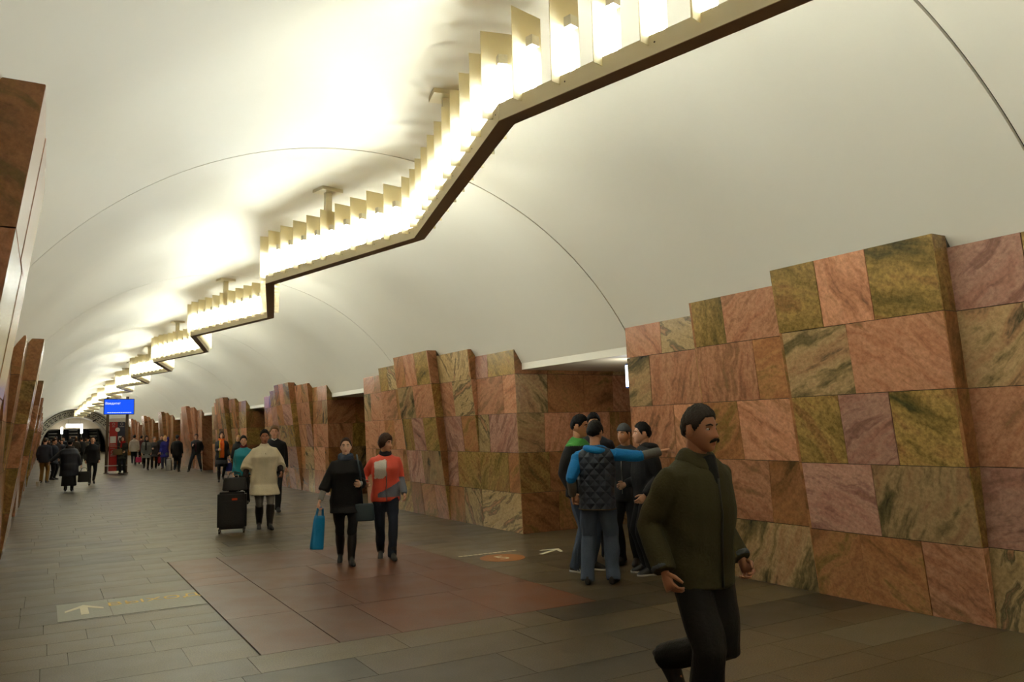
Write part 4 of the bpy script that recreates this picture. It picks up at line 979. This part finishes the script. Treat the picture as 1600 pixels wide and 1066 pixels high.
# pair by the fourth pier
p = Person('woman in dark coat with long orange and yellow scarf', (5.56, 30.4), 6, 1.80, True, SKIN1, 'bob', (40, 24, 20), .02, det=1, ankles=walk(.12), foot_pitch=wpitch(1, -15), wrists=((.12, .24, 1.12), (-.27, .05, .9)))
p.top('coat', cloth((40, 40, 42)), .62, .034); p.scarf(cloth((204, 92, 34)), .08, .034, tails=2, tl=.62); p.skirt(BLACK, .55); p.pants(BLACK, (.075, .055, .045), end=.6); p.shoes(LEATHER, .8, (.06, .048))
p.strip('yellow_stripe', cloth((206, 176, 60)), [(.055, .10, 1.46), (.075, .19, 1.3), (.08, .20, .86)], .02)
p = Person('blonde woman in dark jacket beside the orange scarf', (6.2, 30.6), -10, 1.66, True, SKIN1, 'long', (186, 146, 92), .016, det=1, head=(-20, 0), wrists=((.26, .1, .86), (-.1, .22, 1.1))); p.top('jacket', BLACK2, .78, .032); p.scarf(BLACK, .08, .03); p.pants(BLACK); p.shoes(LEATHER, .7)
w_ = p.world((.36, .14, .70)); bag_obj('patterned_bag', 'colourful handbag held by the blonde woman', 'bag', Matrix.Translation((w_.x, w_.y, w_.z - .30)), .30, .30, .12, cloth((60, 60, 130)), handle=.12)
# men and women by the fifth pier
p = Person('man in dark jacket standing legs apart against the pier', (6.22, 40.2), -8, 1.80, skin_rgb=SKIN1, hair='short', hair_rgb=(34, 26, 22), det=1, ankles=((.30, .0, .085), (-.24, .02, .085)), drop=.06, wrists=((.12, .26, 1.18), (-.26, .04, .92))); p.top('jacket', cloth((36, 36, 38)), .80, .034, collar=(.03, .075)); p.pants(cloth((34, 38, 42))); p.shoes(SHOE_B)
p.strip('maroon_shirt', cloth((70, 30, 40)), [(0, .15, .95), (0, .155, 1.1), (0, .155, 1.25), (0, .13, 1.36)], .035)
p = Person('person in flat cap and dark coat walking away with a silver bag', (5.42, 40.5), 168, 1.72, skin_rgb=SKIN2, hair='hat', hair_rgb=(48, 48, 50), hair_t=.018, bulk=1.3, det=1, ankles=walk(.1), head=(0, -10)); p.top('coat', BLACK, .68, .04); p.pants(BLACK2); p.shoes(SHOE_B)
w_ = p.world((-.30, .06, .74)); bag_obj('silver_bag', 'shiny silver carrier bag of the person in the flat cap', 'bag', Matrix.Translation((w_.x - .05, w_.y, w_.z - .64)), .30, .52, .14, mat('foil_silver', lin((150, 150, 150)), .3, .3, 12, .8, 18, metal=.6), handle=.10)
p = Person('person with red hood half hidden behind the flat capped person', (6.15, 45.6), 175, 1.66, True, hair='hood', hair_rgb=(150, 30, 32), hair_t=.02, det=0, bulk=1.2); p.top('jacket', BLACK, .72, .04); p.pants(BLACK); p.shoes(SHOE_B)
p = Person('blonde woman in royal blue coat with raised hand', (5.45, 45.1), -10, 1.71, True, hair='bob', hair_rgb=(206, 168, 110), hair_t=.016, det=1, ankles=walk(.1), wrists=(None, (-.12, .16, 1.52))); p.top('coat', cloth((34, 34, 110)), .62, .03); p.pants(cloth((60, 66, 90))); p.shoes(LEATHER, .8)
p = Person('man in dark suit just behind the royal blue coat', (5.85, 50.0), 0, 1.75, hair='short', hair_rgb=(90, 70, 50), det=0); p.top('jacket', BLACK2, .78, .03); p.pants(BLACK2); p.shoes(SHOE_B)
p = Person('woman in grey coat with a black scarf and pink bag', (4.51, 44.5), 6, 1.73, True, hair='long', hair_rgb=(16, 14, 14), hair_t=.02, det=1, ankles=walk(.1, -1)); p.top('coat', cloth((104, 108, 106)), .62, .032); p.scarf(BLACK, .085, .04, tails=1); p.pants(BLACK, (.08, .06, .05)); p.shoes(LEATHER, .8)
w_ = p.world((.36, .10, .78)); bag_obj('pink_handbag', 'pink handbag of the woman in the grey coat', 'bag', Matrix.Translation((w_.x, w_.y, w_.z - .36)), .30, .26, .12, cloth((170, 50, 90)), handle=.10)
p = Person('elderly person in dark grey coat beside the grey coated woman', (5.03, 45.9), 0, 1.66, True, hair='short', hair_rgb=(130, 124, 116), det=1, wrists=((.1, .22, 1.1), None)); p.top('coat', cloth((52, 50, 50)), .66, .034); p.pants(BLACK); p.shoes(SHOE_B)
w_ = p.world((-.31, .06, .74)); bag_obj('red_bag', 'dark red carrier bag beside the elderly person', 'bag', Matrix.Translation((w_.x, w_.y, w_.z - .42)), .26, .34, .12, cloth((120, 30, 40)), handle=.10)
p = Person('man in light grey hooded sweater walking away', (4.73, 53.3), 178, 1.80, hair='short', hair_rgb=(20, 18, 18), det=1, ankles=walk(.1)); p.top('hooded_sweater', cloth((168, 160, 150)), .80, .03, collar=(.03, .1)); p.pants(NAVY); p.shoes(SHOE_B)
p = Person('person in brown jacket just beyond the light grey sweater', (5.25, 54.6), 170, 1.75, hair='short', hair_rgb=(30, 22, 20), det=0); p.top('jacket', cloth((80, 40, 38)), .78, .03); p.pants(BLACK2); p.shoes(SHOE_B)
p = Person('woman with red scarf on the phone before the information panel', (3.22, 41.7), -12, 1.74, True, hair='bob', hair_rgb=(60, 30, 24), hair_t=.018, det=1, wrists=((.12, .14, 1.52), (-.14, .22, 1.02))); p.top('jacket', cloth((44, 46, 40)), .68, .034); p.scarf(cloth((150, 24, 30)), .085, .036, tails=1, tl=.25); p.pants(BLACK); p.shoes(SHOE_B)
w_ = p.world((.16, .28, .95)); bag_obj('brown_handbag', 'olive brown handbag of the woman with the red scarf', 'bag', Matrix.Translation((w_.x, w_.y, w_.z - .06)) @ Matrix.Rotation(p.rz, 4, 'Z'), .44, .26, .14, mat('bag_brown', lin((92, 72, 40)), .45), handle=.12)
# left side
p = Person('heavy woman in dark padded coat with fur collar walking away', (.75, 29.7), 176, 1.66, True, hair='hat', hair_rgb=(30, 24, 22), hair_t=.035, bulk=2.0, det=1, ankles=((.09, .04, .085), (-.09, -.06, .10)), wrists=((.34, .02, .88), (-.62, .06, .98)))
p.top('padded_coat', cloth((40, 42, 50), .6), .52, .05, sl_r=(.098, .09, .07), flare=.05); p.scarf(cloth((34, 28, 28), .95), .10, .05, 1.46, name='fur_collar'); p.skirt(BLACK, .2, .22); p.pants(BLACK, (.08, .06, .055)); p.shoes(SHOE_B, .3)
w_ = p.world((.34, -.02, .74)); bag_obj('shopping_bag', 'large black bag carried by the woman in the padded coat', 'bag', Matrix.Translation((w_.x + .10, w_.y - .05, w_.z - .42)), .36, .34, .2, cloth((34, 32, 30)), handle=.12)
p = Person('young woman in black jacket walking towards us past the padded coat', (1.55, 32.95), 4, 1.75, True, SKIN1, 'tied', (40, 26, 20), det=1, ankles=walk(.18), foot_pitch=wpitch(1, -25)); p.top('jacket', BLACK, .78, .032, collar=(.03, .07)); p.pants(BLACK2, (.085, .062, .05)); p.shoes(LEATHER, .5)
p = Person('person in dark jacket and mustard trousers at the left wall', (.06, 36.3), 165, 1.75, hair='short', hair_rgb=(40, 28, 22), det=1); p.top('jacket', cloth((38, 42, 52)), .80, .036); p.pants(cloth((120, 88, 40))); p.shoes(SHOE_B)
p = Person('person in dark blue coat leaning at the left wall beyond mustard trousers', (.38, 38.6), 60, 1.70, hair='short', hair_rgb=(60, 40, 30), det=1); p.top('coat', NAVY, .66, .036); p.pants(BLACK2); p.shoes(SHOE_B)
cup = empty('paper_cup', (-.12, 33.8, 0)); tag(cup, 'white paper cup standing on the floor by the left wall', 'cup')
bm = bmesh.new(); tube(bm, [(0, 0, 0), (0, 0, .17)], [.05, .075], 12); bm_obj('cup_body', bm, WSOLE, cup); bm = bmesh.new(); tube(bm, [(.075 * cos(q * pi / 6), .075 * sin(q * pi / 6), .17) for q in range(13)], .006, 5); bm_obj('rim', bm, WSOLE, cup)
# the crowd before the escalators: built once with parts, then copied
protos = []
for i, (c, hr, fem, fc) in enumerate((((24, 24, 28), (24, 20, 18), False, 175), ((40, 34, 34), (50, 34, 26), True, 0), ((30, 34, 44), (20, 18, 18), False, 5), ((52, 46, 40), (70, 50, 36), True, 178))):
    p = Person('crowd', (1.0, 70.0), fc, 1.72, fem, hair='bob' if fem else 'short', hair_rgb=hr, det=0, ankles=walk(.1)); p.top('coat', cloth(c), .70, .036); p.pants(BLACK2); p.shoes(SHOE_B); protos.append((p.root, list(p.root.children)))
spots = [(2.52, 51.8), (.55, 47.5), (.95, 55.0), (1.75, 56.5), (2.25, 62.0), (.35, 62.5), (1.25, 66.0), (2.75, 68.5), (.8, 73.0), (1.9, 76.0), (3.3, 78.0), (.3, 80.0), (2.6, 84.5), (1.3, 86.0), (4.0, 88.0), (3.3, 93.0)]
desc = ['person in a dark coat half hidden behind the black jacketed young woman', 'person in the crowd at left, just past the dark blue coat']
used = set()
for i, (x, y) in enumerate(spots):
    root, ch = protos[i % 4]
    if i % 4 in used:
        r = root.copy(); COL.objects.link(r)
        for c in ch:
            q = c.copy(); COL.objects.link(q); q.parent = r
    else: r = root; used.add(i % 4)
    r.location = (x, y, 0); sc_ = 1 + .06 * math.sin(i * 2.3); r.scale = (sc_, sc_, sc_); r.rotation_euler = (0, 0, root.rotation_euler.z + .3 * math.sin(i * 5.1))
    tag(r, desc[i] if i < 2 else 'dark dressed passenger in the distant crowd before the escalators', 'person', 'distant crowd before the escalators' if i >= 2 else 'crowd')
    if i < 2: del r['group']
bpy.data.scenes.remove(TMP)
